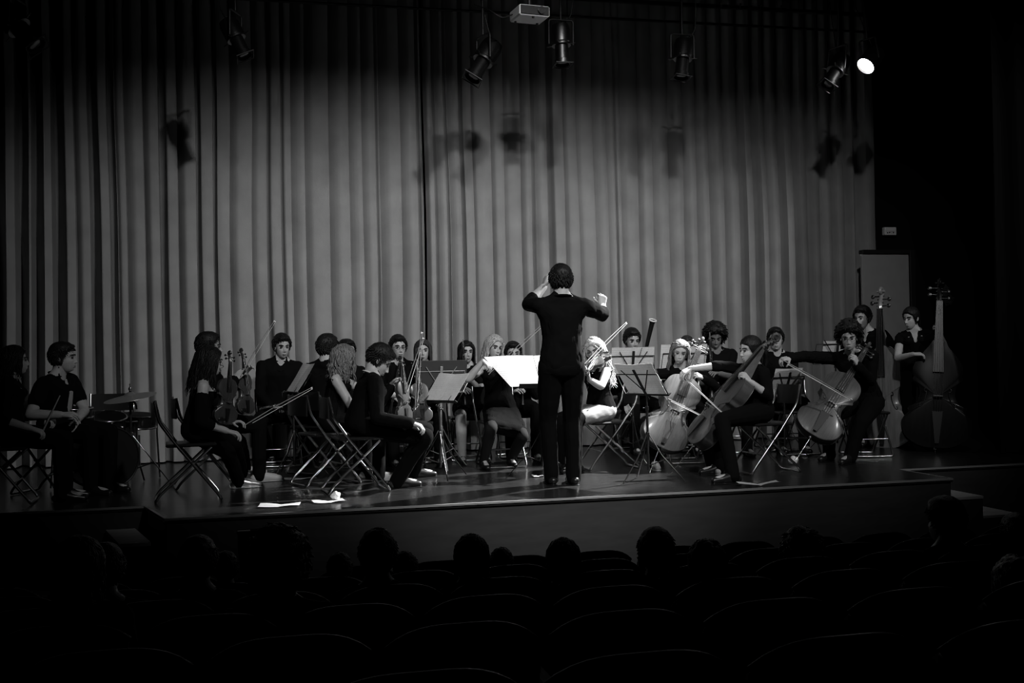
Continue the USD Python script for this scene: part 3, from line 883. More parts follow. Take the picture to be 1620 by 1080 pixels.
def stand(x, y, yaw, h, tilt, label, desk='wire', finish='dark_metal', leg_turn=0.0):
    """A music stand; the player looks at it along yaw (0 = player looks upstage). Returns the desk frame: x across, y up the desk, z to the player."""
    m = yawm(V(x, y, 0), yaw)
    t = thing('music_stand', label, 'music stand', m)
    part(t, 'lower_post', rod((0, 0, .10), (0, 0, .62), .0105, 10), finish, True)
    part(t, 'upper_post', rod((0, 0, .58), (0, 0, h), .0075, 10), 'chrome' if finish == 'dark_metal' else finish, True)
    part(t, 'collar', lathe([(.016, .36), (.017, .37), (.017, .41), (.012, .42)], 12), finish, 30)
    part(t, 'post_knob', cat(lathe([(.014, .60), (.014, .635)], 12), rod((0, 0, .617), (.035, 0, .617), .005, 8), ball((.04, 0, .617), .009, 1)), finish, 30)
    for i in range(3):
        a = leg_turn * D2R + i * 2 * math.pi / 3
        d = V(math.sin(a), math.cos(a), 0)
        part(t, 'leg', tube(rounded([d * .012 + UP * .40, d * .12 + UP * .22, d * .31 + UP * .012], .03), .0065, 7, flat=(.6, tuple(d))), finish, True)
        part(t, 'leg_strut', rod(d * .012 + UP * .14, d * .15 + UP * .19, .004, 6), finish, True)
    tl = tilt * D2R
    dm = frame(V(0, 0, h), V(1, 0, 0), V(0, math.sin(tl), math.cos(tl)), V(0, -math.cos(tl), math.sin(tl)))
    P_ = lambda q: xf(q, dm)
    if desk == 'wire':
        w, hh = .24, .27
        dfr = part(t, 'desk_frame', P_(cat(tube([(-w, 0, 0), (-w * .95, hh * .78, 0), (w * .95, hh * .78, 0), (w, 0, 0)], .0055, 6, closed=True), tube([(-w, 0, 0), (-w, -.004, .035)], .004, 6), tube([(w, 0, 0), (w, -.004, .035)], .004, 6))), finish, True)
        part(t, 'desk_spine', P_(cbox((-.013, -.05, -.012), (.013, hh * .98, -.002), .002)), finish, 20)
        for s in (-1, 1):
            part(dfr, 'desk_arm', P_(tube([(0, .03, -.004), (s * w * .62, hh * .95, -.003)], .0048, 6)), finish, True)
            part(dfr, 'page_clip', P_(tube([(s * .15, 0, .004), (s * .15, 0, .03), (s * .15, .05, .028)], .0028, 6)), finish, True)
        part(t, 'ledge', P_(cbox((-w, -.012, -.003), (w, -.006, .034), .002)), finish, 20)
    else:
        w, hh = .20, .34
        part(t, 'desk', P_(cbox((-w, 0, -.012), (w, hh, -.004), .003)), 'black', 20)
        part(t, 'ledge', P_(cbox((-w, -.012, -.012), (w, -.004, .05), .003)), 'black', 20)
        part(t, 'desk_bracket', P_(cbox((-.03, .05, -.05), (.03, .16, -.012), .004)), 'black', 20)
    return m @ dm

def page(m, w, h, label, x=0.0, y=0.0, rot=0.0, bend=.012, two=True, z=.006, group=None, name='sheet_music'):
    """Open pages lying on a desk frame m, lightly curved at the fold."""
    nx, ny = 16, 5
    a = rot * D2R
    vs = []
    for zoff in (0, -.0012):
        for j in range(ny):
            for i in range(nx + 1):
                q = -1 + 2 * i / nx
                zz = bend * (abs(q) ** .6 if two else q * q) * .8 + .004 * math.sin(3 * q + j) + zoff
                vs.append((q * w / 2, h * j / (ny - 1), zz))
    f = []; N_ = (nx + 1) * ny
    for j in range(ny - 1):
        for i in range(nx):
            k = j * (nx + 1) + i
            for o_, fl in ((0, False), (N_, True)):
                q = [k + o_, k + 1 + o_, k + nx + 2 + o_, k + nx + 1 + o_]
                q = q[::-1] if fl else q
                f += [(q[0], q[1], q[2]), (q[0], q[2], q[3])]
    rim = [i for i in range(nx + 1)] + [j * (nx + 1) + nx for j in range(1, ny)] + [(ny - 1) * (nx + 1) + i for i in range(nx - 1, -1, -1)] + [j * (nx + 1) for j in range(ny - 2, 0, -1)]
    for i in range(len(rim)):
        p, q = rim[i], rim[(i + 1) % len(rim)]
        f += [(p, p + N_, q + N_), (p, q + N_, q)]
    R_ = np.eye(4); R_[:2, :2] = [[math.cos(a), -math.sin(a)], [math.sin(a), math.cos(a)]]; R_[:3, 3] = (x, y, z)
    return single(name, (np.array(vs), np.array(f)), 'sheet', label, 'sheet music', m @ R_, group, smooth=True)

def flared_page(m, x0b, x0t, x1b, x1t, h, label, z=.004):
    """A large loose page that widens towards its top."""
    nx, ny = 8, 6; vs = []
    for zo in (0, -.0012):
        for j in range(ny):
            q = j / (ny - 1)
            for i in range(nx + 1):
                t = i / nx
                x = (x0b + (x0t - x0b) * q) * (1 - t) + (x1b + (x1t - x1b) * q) * t
                vs.append((x, h * q, z + .010 * math.sin(t * 2.6) * (.4 + q) + zo))
    f = []; N_ = (nx + 1) * ny
    for j in range(ny - 1):
        for i in range(nx):
            k = j * (nx + 1) + i
            f += [(k, k + 1, k + nx + 2), (k, k + nx + 2, k + nx + 1), (k + N_, k + nx + 2 + N_, k + 1 + N_), (k + N_, k + nx + 1 + N_, k + nx + 2 + N_)]
    rim = list(range(nx + 1)) + [j * (nx + 1) + nx for j in range(1, ny)] + [(ny - 1) * (nx + 1) + i for i in range(nx - 1, -1, -1)] + [j * (nx + 1) for j in range(ny - 2, 0, -1)]
    for p, q in zip(rim, rim[1:] + rim[:1]):
        f += [(p, p + N_, q + N_), (p, q + N_, q)]
    return single('sheet_music', (np.array(vs), np.array(f)), 'sheet', label, 'sheet music', m, smooth=True)

def drum(name, r, depth, m, label, wood='black_gloss', lugs=8, legs=0, stand_h=0, hoop='chrome'):
    t = thing(name, label, 'drum', m)
    part(t, 'shell', lathe([(r * .985, .012), (r, .014), (r, depth - .014), (r * .985, depth - .012)], 36), wood, 40)
    for z, nm in ((depth - .004, 'drum_head'), (.0, 'drum_head')):
        part(t, nm, lathe([(r * .99, z), (r * .97, z + .004), (.001, z + .005)], 36), 'drum_head', 30)
    for z in (depth - .006, .006):
        part(t, 'hoop', tube([((r + .006) * math.cos(q), (r + .006) * math.sin(q), z) for q in np.linspace(0, 6.283, 41)[:-1]], .008, 8, closed=True), hoop, True)
    for i in range(lugs):
        a = 2 * math.pi * (i + .5) / lugs
        c, s = math.cos(a), math.sin(a)
        part(t, 'lug', cat(cbox((-.011, -.008, depth * .30), (.011, .012, depth * .7), .004), rod((0, .008, .0), (0, .008, depth), .0035, 6)) if False else xf(cat(cbox((-.011, -.004, depth * .32), (.011, .014, depth * .68), .004), rod((0, .008, 0), (0, .008, depth), .0035, 6)), frame(V(c * r, s * r, 0), V(-s, c, 0), V(c, s, 0), UP)), 'chrome', 25)
    for i in range(legs):
        a = 2 * math.pi * i / legs + .4
        c, s = math.cos(a), math.sin(a)
        part(t, 'leg', tube(rounded([((r + .02) * c, (r + .02) * s, depth * .6), ((r + .02) * c, (r + .02) * s, -.06), ((r + .06) * c, (r + .06) * s, -stand_h + .008)], .04), .008, 8), 'chrome', True)
    return t

def tripod(t, h, spread, r=.011, turn=0.0, finish='chrome'):
    part(t, 'post', rod((0, 0, .12), (0, 0, h), r, 10), 'dark_metal', True)
    part(t, 'collar', lathe([(.02, .42), (.021, .43), (.021, .47), (.014, .48)], 12), finish, 30)
    for i in range(3):
        a = turn * D2R + i * 2 * math.pi / 3; d = V(math.sin(a), math.cos(a), 0)
        lg = part(t, 'leg', tube([d * .015 + UP * .45, d * spread + UP * .018], .0085, 8, flat=(.6, tuple(d))), finish, True)
        part(t, 'leg_strut', rod(d * .012 + UP * .15, d * spread * .55 + UP * .21, .006, 7), finish, True)
        part(lg, 'rubber_foot', ball(d * spread + UP * .017, (.016, .016, .017), 2), 'plastic', True)

# ------------------------------------------------------------------ the hall and the stage
STAGE_H = 1.2
def struct(name, mesh, material, label=None, smooth=30):
    p = part(None, name, mesh, material, smooth)
    tag(p, label, None, None, 'structure')
    return p

# auditorium floor in shallow steps, one per row
steps = [(7.45, 12.0, -1.2)]
ROWS = [(7.0, -1.20), (6.1, -1.08), (5.2, -.96), (4.3, -.84), (3.4, -.72), (2.5, -.60)]
fl = [cbox((-4.6, 6.45, -1.4), (11.2, 8.9, -1.2), .002)]
for (y, z), (y2, z2) in zip(ROWS[1:], ROWS[2:] + [(.9, 0)]):
    fl.append(cbox((-4.6, y2 + .35, -1.4), (11.2, y + .35, z), .002))
fl.append(cbox((-4.6, -4.0, -1.4), (11.2, ROWS[-1][0] - .6, -.48), .002))
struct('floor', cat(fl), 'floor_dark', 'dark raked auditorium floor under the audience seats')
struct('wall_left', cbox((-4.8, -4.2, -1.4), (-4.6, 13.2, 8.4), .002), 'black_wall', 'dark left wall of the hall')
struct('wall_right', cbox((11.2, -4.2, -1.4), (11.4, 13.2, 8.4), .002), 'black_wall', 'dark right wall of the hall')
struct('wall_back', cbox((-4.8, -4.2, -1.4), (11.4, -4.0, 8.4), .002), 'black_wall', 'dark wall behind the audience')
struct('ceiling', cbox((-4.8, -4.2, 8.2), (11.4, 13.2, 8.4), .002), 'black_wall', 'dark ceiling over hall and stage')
struct('trim', cbox((-4.6, 2.9, 6.58), (11.2, 3.2, 8.2), .01), 'black_wall', 'dark ceiling beam over the stalls')
# the black wall behind the curtain, with the doorway at its right
struct('wall_front', cat(cbox((-4.8, 12.9, -.1), (7.28, 13.2, 8.3), .002), cbox((7.28, 12.75, -.1), (11.4, 13.2, 8.3), .002)), 'black_wall', 'black wall at the back of the stage')

# stage: a floor with a front platform that stands forward, a wooden front and a light edge strip
top_poly = [(-4.6, 8.8), (-.80, 8.8), (-.60, 8.05), (5.61, 8.05), (5.61, 8.8), (11.2, 8.8), (11.2, 12.95), (-4.6, 12.95)]
st = thing('stage', 'wooden stage platform with dark glossy floor and light edge strip', None, None, None, 'structure')
part(st, 'stage_floor', extrude(Polygon(top_poly), -.03, 0.0), 'stage_floor', False)
body = man(extrude(Polygon(top_poly).buffer(-.012, join_style=2), -1.2, -.03))
hx0, hz1 = (-0.114, 8.050, -0.104)[0], (-0.114, 8.050, -0.104)[2]
hx1, hz0 = (0.284, 8.050, -0.315)[0], (0.284, 8.050, -0.315)[2] - .25
body = body - man(cbox((hx0, 7.9, hz0), (hx1, 8.6, hz1), .001))
part(st, 'front_panel', unman(body), 'front_wood', False)
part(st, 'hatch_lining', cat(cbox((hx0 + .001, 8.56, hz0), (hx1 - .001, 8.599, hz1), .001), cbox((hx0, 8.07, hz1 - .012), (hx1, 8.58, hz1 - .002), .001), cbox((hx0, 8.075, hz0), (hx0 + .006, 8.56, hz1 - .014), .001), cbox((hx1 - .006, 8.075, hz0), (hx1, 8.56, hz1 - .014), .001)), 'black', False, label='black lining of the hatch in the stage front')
for a, b in (((hx0 + .002), hx0 + .09), (hx1 - .10, hx1 - .002)):
    part(st, 'hatch_lip', cbox((a, 8.045, hz1 - .012), (b, 8.06, hz1 - .004), .001), 'edge', False)
ring = [V(x, y, -.004) for x, y in top_poly[:6]]
for i in range(5):
    a, b = ring[i], ring[i + 1]
    d = unit(b - a); nrm = V(d[1], -d[0], 0)
    pts = [q + nrm * s + UP * z for q in (a, b) for s in (-.016, .005) for z in (-.009, .006)]
    part(st, 'edge_strip', hull(pts), 'edge', False, label='light strip along the stage edge')
# steps at both ends of the platform
sl = thing('stage_steps', 'wooden steps at the left end of the stage platform', 'steps')
xs = [(-.95, -.16), (-1.25, -.33), (-1.60, -.49), (-1.90, -.66), (-2.25, -.83), (-2.55, -1.0)]
x0 = -.74
for x1, z in xs:
    sk = .19
    pl = [(x0 + .045, 8.07), (x1 + .045, 8.07), (x1 - .13, 8.785), (x0 - .13, 8.785)]
    part(sl, 'riser', extrude(Polygon(pl), -1.2, z - .025), 'front_wood', False)
    part(sl, 'tread', extrude(Polygon(pl), z - .024, z), 'tread', False)
    x0 = x1
sr_ = thing('stage_steps', 'wooden steps at the right end of the stage platform', 'steps')
x0 = 5.63
for x1, z in [(5.91, -.16), (6.25, -.325), (6.58, -.49), (6.9, -.66), (7.22, -.83), (7.54, -1.0)]:
    part(sr_, 'riser', cbox((x0, 8.08, -1.2), (x1, 8.785, z - .025), .002), 'front_wood', False)
    part(sr_, 'tread', cbox((x0, 8.07, z - .024), (x1, 8.785, z), .002), 'tread', False)
    x0 = x1

# ------------------------------------------------------------------ the pleated back curtain
K = 1 / 145.0
BANDS = [(4, 'B', (-2.491, 12.400, 2.480)[0], 3)] if False else []
def band(x, wpx, kind):
    BANDS.append((x, wpx * K, {'B': 3.2, 'D': 2.6, 'M': 1.7, 'S': .9, 'T': 4.0}[kind]))
band((-2.758, 12.400, 2.479)[0], 14, 'B'); band((-2.588, 12.400, 2.480)[0], 14, 'B')
band((-2.375, 12.400, 2.481)[0], 15, 'B'); band((-2.215, 12.400, 2.482)[0], 14, 'B'); band((-2.011, 12.400, 2.483)[0], 15, 'B'); band((-1.786, 12.400, 2.485)[0], 8, 'M')
band((-1.642, 12.400, 2.486)[0], 12, 'B'); band((-1.445, 12.400, 2.487)[0], 8, 'B'); band((-1.363, 12.400, 2.487)[0], 4, 'M'); band((-1.273, 12.400, 2.488)[0], 11, 'S')
band((-1.087, 12.400, 2.489)[0], 8, 'M'); band((-0.932, 12.400, 2.490)[0], 9, 'D'); band((-0.743, 12.400, 2.491)[0], 9, 'M'); band((-0.553, 12.400, 2.493)[0], 6, 'B')
band((-0.369, 12.400, 2.494)[0], 5, 'B'); band((-0.189, 12.400, 2.495)[0], 10, 'S'); band((0.052, 12.400, 2.496)[0], 7, 'S'); band((0.207, 12.400, 2.497)[0], 5, 'D')
band((0.370, 12.400, 2.498)[0], 4, 'D'); band((0.486, 12.400, 2.499)[0], 16, 'S'); band((0.637, 12.400, 2.500)[0], 9, 'S'); band((0.900, 12.400, 2.502)[0], 13, 'S')
band((1.116, 12.400, 2.503)[0], 12, 'S'); band((1.250, 12.400, 2.504)[0], 9, 'S'); band((1.391, 12.400, 2.505)[0], 3, 'D'); band((1.434, 12.400, 2.505)[0], 12, 'S'); band((1.669, 12.400, 2.506)[0], 13, 'S')
band((1.862, 12.400, 2.508)[0], 4, 'D'); band((2.050, 12.400, 2.509)[0], 4, 'D'); band((2.094, 12.400, 2.509)[0], 8, 'S'); band((2.188, 12.400, 2.510)[0], 4, 'D'); band((2.232, 12.400, 2.510)[0], 10, 'S')
band((2.364, 12.400, 2.511)[0], 5, 'D'); band((2.511, 12.400, 2.512)[0], 4, 'M'); band((2.726, 12.400, 2.513)[0], 6, 'M'); band((2.882, 12.400, 2.514)[0], 5, 'S')
band((3.077, 12.400, 2.515)[0], 8, 'M'); band((3.206, 12.400, 2.516)[0], 5, 'D'); band((3.259, 12.400, 2.516)[0], 7, 'S'); band((3.395, 12.400, 2.517)[0], 8, 'D')
band((3.602, 12.400, 2.518)[0], 6, 'M'); band((3.771, 12.400, 2.520)[0], 5, 'S'); band((3.965, 12.400, 2.521)[0], 12, 'S'); band((4.128, 12.400, 2.522)[0], 9, 'S')
band((4.222, 12.400, 2.522)[0], 3, 'D'); band((4.293, 12.400, 2.523)[0], 8, 'S'); band((4.506, 12.400, 2.524)[0], 8, 'M'); band((4.689, 12.400, 2.525)[0], 11, 'S')
band((4.889, 12.400, 2.527)[0], 13, 'S'); band((5.074, 12.400, 2.528)[0], 11, 'M'); band((5.244, 12.400, 2.529)[0], 11, 'M'); band((5.407, 12.400, 2.530)[0], 13, 'M')
band((5.596, 12.400, 2.531)[0], 10, 'M'); band((5.785, 12.400, 2.532)[0], 10, 'D'); band((5.968, 12.400, 2.533)[0], 11, 'D'); band((6.152, 12.400, 2.534)[0], 10, 'M')
band((6.312, 12.400, 2.535)[0], 10, 'D'); band((6.515, 12.400, 2.537)[0], 10, 'D'); band((6.711, 12.400, 2.538)[0], 9, 'D'); band((6.882, 12.400, 2.539)[0], 10, 'M')
band((7.037, 12.400, 2.540)[0], 7, 'B'); band((7.210, 12.400, 2.541)[0], 12, 'B'); band((7.358, 12.400, 2.542)[0], 14, 'B')
GAP = (1.949, 12.400, 2.508)[0]
CURT_END = (7.629, 12.300, 3.831)[0]
def curtain_panel(xa, xb, z0, z1, edge_in):
    xs = np.arange(xa, xb, .011)
    extra = []
    for s, w, _ in BANDS:
        extra += [s - .002, s + .0005, s + w * .3, s + w * .6, s + w]
    xs = np.unique(np.round(np.r_[xs, [q for q in extra if xa < q < xb], xb], 4))
    y = np.zeros(len(xs))
    edges = sorted([xa] + [s for s, w, k in BANDS if xa < s < xb] + [xb])
    for a, b in zip(edges, edges[1:]):                      # each pleat bellies out a little
        q = (xs >= a) & (xs < b); t = (xs[q] - a) / (b - a)
        y[q] -= .20 * (b - a) * (1 - (2 * t - 1) ** 2)
    for s, w, k in BANDS:
        q = (xs > s) & (xs < s + w * 1.35)
        t = np.clip((xs[q] - s) / (w * 1.35), 0, 1)
        y[q] += k * w * ((1 - t ** 2.6) if k > 2.3 else (1 - t) ** 1.4)
    if edge_in:
        q = xs - xa if edge_in < 0 else xb - xs
        y += .10 * np.exp(-(q / .02) ** 2)
    zs = np.r_[np.linspace(z0, z0 + .3, 4)[:-1], np.linspace(z0 + .3, z1, 30)]
    vs = []
    for z in zs:
        drift = .030 * (meshkit.noise(np.stack([xs * 1.3, np.full(len(xs), z * .45), np.zeros(len(xs))], 1), 5) - .5) * 2
        drift = drift * min(1, (z1 - z) / 2.0) + .012 * (meshkit.noise(np.stack([xs * 5, np.full(len(xs), z * .6), np.ones(len(xs))], 1), 6) - .5)
        flare = np.clip((xs - 7.0) / .45, 0, 1) * (z - 2.6) * .10 if edge_in >= 0 and xb > 5 else 0
        yy = 12.4 + y * (.88 + .12 * math.sin(z * 1.3)) + .02 * (meshkit.noise(np.stack([xs * 2.5, np.full(len(xs), z * .8), np.ones(len(xs)) * 3], 1), 9) - .5)
        vs.append(np.stack([xs + drift + flare, yy, np.full(len(xs), z)], 1))
    v = np.vstack(vs); n = len(xs); f = []
    i, j = np.meshgrid(np.arange(len(zs) - 1), np.arange(n - 1), indexing='ij')
    a = (i * n + j).ravel()
    f = np.vstack([np.stack([a, a + 1, a + n + 1], 1), np.stack([a, a + n + 1, a + n], 1)])
    return v, f
single('stage_curtain', curtain_panel(-3.6, GAP - .012, .015, 5.65, 1), 'curtain', 'pleated grey back curtain, left half with the deep dark folds', 'curtain', smooth=50)
single('stage_curtain', curtain_panel(GAP + .012, CURT_END, .015, 5.65, -1), 'curtain', 'pleated grey back curtain, right half that flares out by the door', 'curtain', smooth=50)
rail = thing('curtain_rail', 'dark curtain rail with small shiny runners above the right half', 'curtain rail')
RZ = 5.19
part(rail, 'rail', cbox((-3.8, 12.20, RZ - .02), (8.0, 12.25, RZ + .02), .004), 'black', False)
for x in (5.26, 5.52, 5.77, 6.04, 6.30, 6.74, 4.1, 3.3):
    part(rail, 'runner', cat(rod((x, 12.19, RZ + .03), (x, 12.19, RZ - .015), .009, 8), ball((x, 12.185, RZ + .03), .014, 1)), 'chrome', True)

# black side curtain (leg) at the right
xs = np.linspace((7.166, 9.600, 2.635)[0], 11.1, 120)
vs = np.vstack([np.stack([xs, 9.6 + .07 * np.sin((xs - 8) * 17 + .4 * math.sin(z)) + .03 * np.sin(xs * 41), np.full(120, z)], 1) for z in np.linspace(.015, 6.5, 12)])
i, j = np.meshgrid(np.arange(11), np.arange(119), indexing='ij'); a = (i * 120 + j).ravel()
single('side_curtain', (vs, np.vstack([np.stack([a, a + 1, a + 121], 1), np.stack([a, a + 121, a + 120], 1)])), 'velvet', 'black velvet side curtain at the far right of the stage', 'curtain', smooth=60)

# grey door leaf standing in front of the curtain's end
dx0, dx1, dz = (7.211, 12.050, 2.218)[0], (7.847, 12.050, 2.219)[0], (7.536, 12.050, 2.218)[2]
dr = thing('door_1', 'grey door leaf beside the right end of the curtain', None, None, None, 'structure')
part(dr, 'leaf', cbox((dx0, 12.03, .01), (dx1, 12.07, dz), .004), 'door', False)
part(dr, 'frame_post', cbox((dx1 + .004, 12.0, .01), (dx1 + .07, 12.1, dz + .05), .004), 'black', False)
part(dr, 'frame_head', cbox((dx0, 12.0, dz + .004), (dx1, 12.1, dz + .05), .004), 'black', False)
part(dr, 'door_handle', cat(rod((dx1 - .06, 12.03, 1.0), (dx1 - .06, 11.985, 1.0), .009, 8), rod((dx1 - .06, 11.985, 1.0), (dx1 - .17, 11.985, 1.0), .009, 8)), 'dark_metal', True)
# emergency light box over the door
bx = thing('emergency_light', 'small white emergency light box on the black wall over the door', 'emergency light', tr((8.020, 12.710, 2.573)))
part(bx, 'casing', cbox((-.085, -.035, -.052), (.085, .035, .052), .008), 'white_plastic', 25)
part(bx, 'diffuser', cbox((-.075, -.045, -.005), (.06, -.034, .045), .004), 'paper', 25)
for k in range(4):
    part(bx, 'indicator', ball((-.05 + .028 * k, -.04, -.022 + .004 * (k % 2)), (.009, .006, .008), 1), 'black' if k != 2 else 'white_plastic', True)

# ------------------------------------------------------------------ lamps on the bar over the stage
br = thing('lighting_bar', 'black lighting bar across the top of the stage', 'lighting bar')
BZ = 4.97
part(br, 'pipe', rod((-3.4, 10.5, BZ), (8.2, 10.5, BZ), .024, 12), 'black', True)
part(br, 'cable', tube([(-3.4 + .35 * i, 10.53, BZ + .03 - .02 * math.sin(i * 1.9)) for i in range(34)], .008, 6), 'plastic', True)
for x in (-2.6, 1.4, 5.4, 7.9):
    part(br, 'hanger', rod((x, 10.5, BZ), (x, 10.5, 8.2), .012, 8), 'black', True)
bt = thing('batten', 'thin black batten pipe across the top of the curtain', 'batten')
part(bt, 'pipe', rod((-3.6, 12.15, 4.955), (8.0, 12.15, 4.955), .016, 10), 'black', True)
for x in (-3.0, 0.2, 3.6, 7.6):
    part(bt, 'hanger', rod((x, 12.15, 4.955), (x, 12.15, 8.2), .006, 6), 'black', True)

def lamp(c, aim, label, finish='lamp_black', size=1.0, lens='lens_off', profile=True):
    """A profile spot hung from the bar: round housing, lens tube, yoke and clamp."""
    c = V(c); d = unit(V(aim))
    m = tr(c); t = thing('spotlight', label, 'spotlight', m)
    A = axes(V(0, 0, 0), d, V(1, 0, .01) if abs(d[0]) < .9 else V(0, 1, 0)); q = size
    if profile:
        part(t, 'housing', xf(lathe([(.05 * q, -.20 * q), (.085 * q, -.19 * q), (.098 * q, -.14 * q), (.098 * q, -.02 * q), (.088 * q, .0)], 24), A), finish, 30)
        part(t, 'lens_tube', xf(lathe([(.066 * q, -.01 * q), (.066 * q, .16 * q), (.075 * q, .165 * q), (.075 * q, .21 * q), (.070 * q, .212 * q), (.068 * q, .18 * q)], 24), A), finish, 30)
        part(t, 'shutter_ring', xf(cat(lathe([(.094 * q, 0), (.094 * q, .018 * q)], 24), *[rod((math.cos(a) * .09 * q, math.sin(a) * .09 * q, .01 * q), (math.cos(a) * .145 * q, math.sin(a) * .145 * q, .01 * q), .006 * q, 6) for a in (.5, 2.1, 3.7, 5.2)]), A), 'dark_metal' if finish == 'lamp_black' else finish, 30)
        part(t, 'lens', xf(lathe([(.066 * q, .185 * q), (.04 * q, .196 * q), (.001, .20 * q)], 24), A), lens, True)
        part(t, 'colour_frame', xf(cat(tube([(sx * .085 * q, sy * .085 * q, .215 * q) for sx, sy in ((-1, -1), (1, -1), (1, 1), (-1, 1))], .006 * q, 6, closed=True)), A), 'black', 20)
    else:
        part(t, 'housing', xf(lathe([(.06 * q, -.16 * q), (.10 * q, -.15 * q), (.115 * q, -.10 * q), (.115 * q, .10 * q), (.12 * q, .105 * q), (.12 * q, .12 * q), (.108 * q, .122 * q), (.106 * q, .08 * q)], 28), A), finish, 30)
        part(t, 'lens', xf(lathe([(.104 * q, .10 * q), (.07 * q, .118 * q), (.001, .125 * q)], 28), A), lens, True, label='lit round lens of the lamp' if lens == 'lens_on' else None)
    top = V(0, 10.5 - c[1], BZ - c[2])
    sx = unit(np.cross(d, UP)) if abs(d[2]) < .98 else V(1, 0, 0)
    w = .125 * q
    yh = V(0, top[1] * .5, .24)
    yk = [sx * w, sx * w + yh, -sx * w + yh, -sx * w]
    part(t, 'drop_arm', rod(yh, top, .011, 8), 'black', True)
    part(t, 'yoke', tube(rounded(yk, .03), .010, 6), 'black', True)
    part(t, 'clamp', cat(cbox(top + V(-.025, -.04, -.10), top + V(.025, .04, .035), .006), rod(top + V(0, 0, -.07), top + V(.07, 0, -.07), .008, 6)), 'dark_metal', 25)
    part(t, 'power_cable', tube(rounded([-d * .18 * q, -d * .24 * q + UP * .05 + sx * .12, top + sx * .16 + UP * -.12, top + sx * .20 + UP * .02], .08), .006, 6), 'plastic', True)
    return t
lamp((-0.085, 10.500, 4.067), (.25, -.12, -.55), 'black spotlight hanging at upper left of the curtain, tilted right', size=.95)
lamp((-1.960, 10.500, 4.081), (.5, -.15, -.55), 'large black spotlight in the top left corner', size=1.2)
lamp((2.253, 10.500, 3.960), (-.35, -.1, -.55), 'black spotlight left of the projector, tilted to the left', size=1.1)
lamp((3.043, 10.500, 4.150), (0.01, -.10, -.9), 'shiny cylindrical spotlight pointing straight down beside the projector', finish='dark_metal', size=1.0)
lamp((4.323, 10.500, 4.066), (-.12, -.10, -.8), 'black spotlight right of centre with a wide lens rim', size=1.0)
lamp(V(LAMP_EYE) - .06 * unit(V(LAMP_AT) - V(LAMP_EYE)) * 0 + V(-.03, .12, .02) * 0 - .11 * unit(V(LAMP_AT) - V(LAMP_EYE)), V(LAMP_AT) - V(LAMP_EYE), 'lit round spotlight glowing white at upper right', size=.88, lens='lens_on', profile=False)
lamp((6.107, 10.620, 4.038), (-.35, -.1, -.5), 'dark unlit spotlight just left of the glowing lamp', size=1.0)

pj = thing('projector', 'white ceiling projector at the top between two spotlights', 'projector', yawm((2.601, 10.020, 4.229), -7.0))
part(pj, 'casing', cbox((-.152, -.135, -.002), (.152, .135, .098), .012), 'white_plastic', 25)
part(pj, 'front_panel', cbox((-.140, -.141, .008), (.140, -.132, .088), .003), 'black', 20, label='dark front panel of the projector')
part(pj, 'lens', xf(lathe([(.035, 0), (.035, .02), (.028, .022), (.001, .016)], 18), axes(V(.06, -.141, .05), V(0, -1, 0), V(0, 0, 1))), 'lens_off', 30)
part(pj, 'mount', rod((0, 0, .09), (0, 0, 8.2 - (2.601, 10.020, 4.229)[2]), .02, 10), 'black', True)
for k in range(3):
    part(pj, 'foot', lathe([(.012, -.012), (.012, 0)], 10) if False else xf(lathe([(.012, -.012), (.012, 0)], 10), tr((-.11 + .11 * k, .09 if k != 1 else -.09, 0))), 'plastic', 20)
part(pj, 'signal_cable', tube(rounded([(-.15, .05, .05), (-.26, .05, .0), (-.36, .08, .08), (-.38, .48, .25)], .08), .006, 6), 'plastic', True)

# ------------------------------------------------------------------ the orchestra
def pv(p, z=.54):
    return V(p[0], p[1], z)
def dirto(a, b):
    return unit(V(b) - V(a))
def sit(label, sex, pelvis, yaw, head, hyaw, chair_label=None, cy=None, **kw):
    r = person(label, sex, pelvis, yaw, head, hyaw, **kw)
    if chair_label:
        a = (yaw if cy is None else cy); f = V(math.sin(a * D2R), math.cos(a * D2R), 0)
        q = V(pelvis) - f * .04
        chair(q[0], q[1], a, chair_label)
    return r
CH = 'black folding chair with steel frame under the '

# --- drums, far left
P1 = sit('dark-haired drummer with bobbed hair and bare forearms, seated at far left', 'f', pv((-1.864, 9.400, 0.526)), 88, (-1.810, 9.400, 1.123), 75, CH + 'bob-haired drummer at far left',
    rw=(-1.650, 9.140, 0.595), re=V(-.3, -.5, -1), rhd=(.9, .1, -.35), rhb=(0, -.3, 1), lw=(-1.605, 9.620, 0.682), lhd=(.5, -.2, -.8), lhb=(.8, -.4, .3), lc=.5, rc=.6,
    top='rolled', hair='bob', hair_len=.17, seed=11, hair_out=.02, cloth='cloth_black')
P2 = sit('young man in dark shirt and light tie seated behind the drums', 'm', pv((-1.608, 9.950, 0.480)), 118, (-1.531, 9.900, 1.137), 92, CH + 'young man with the light tie',
    rw=(-1.494, 9.550, 0.676), re=V(-.6, -.4, -.8), rhd=(.95, -.1, 0), lw=(-1.403, 9.720, 0.623), le=V(.7, .4, -1), lhd=(.2, -.5, -.5), top='short', tie=True, collar='shirt', seed=12)

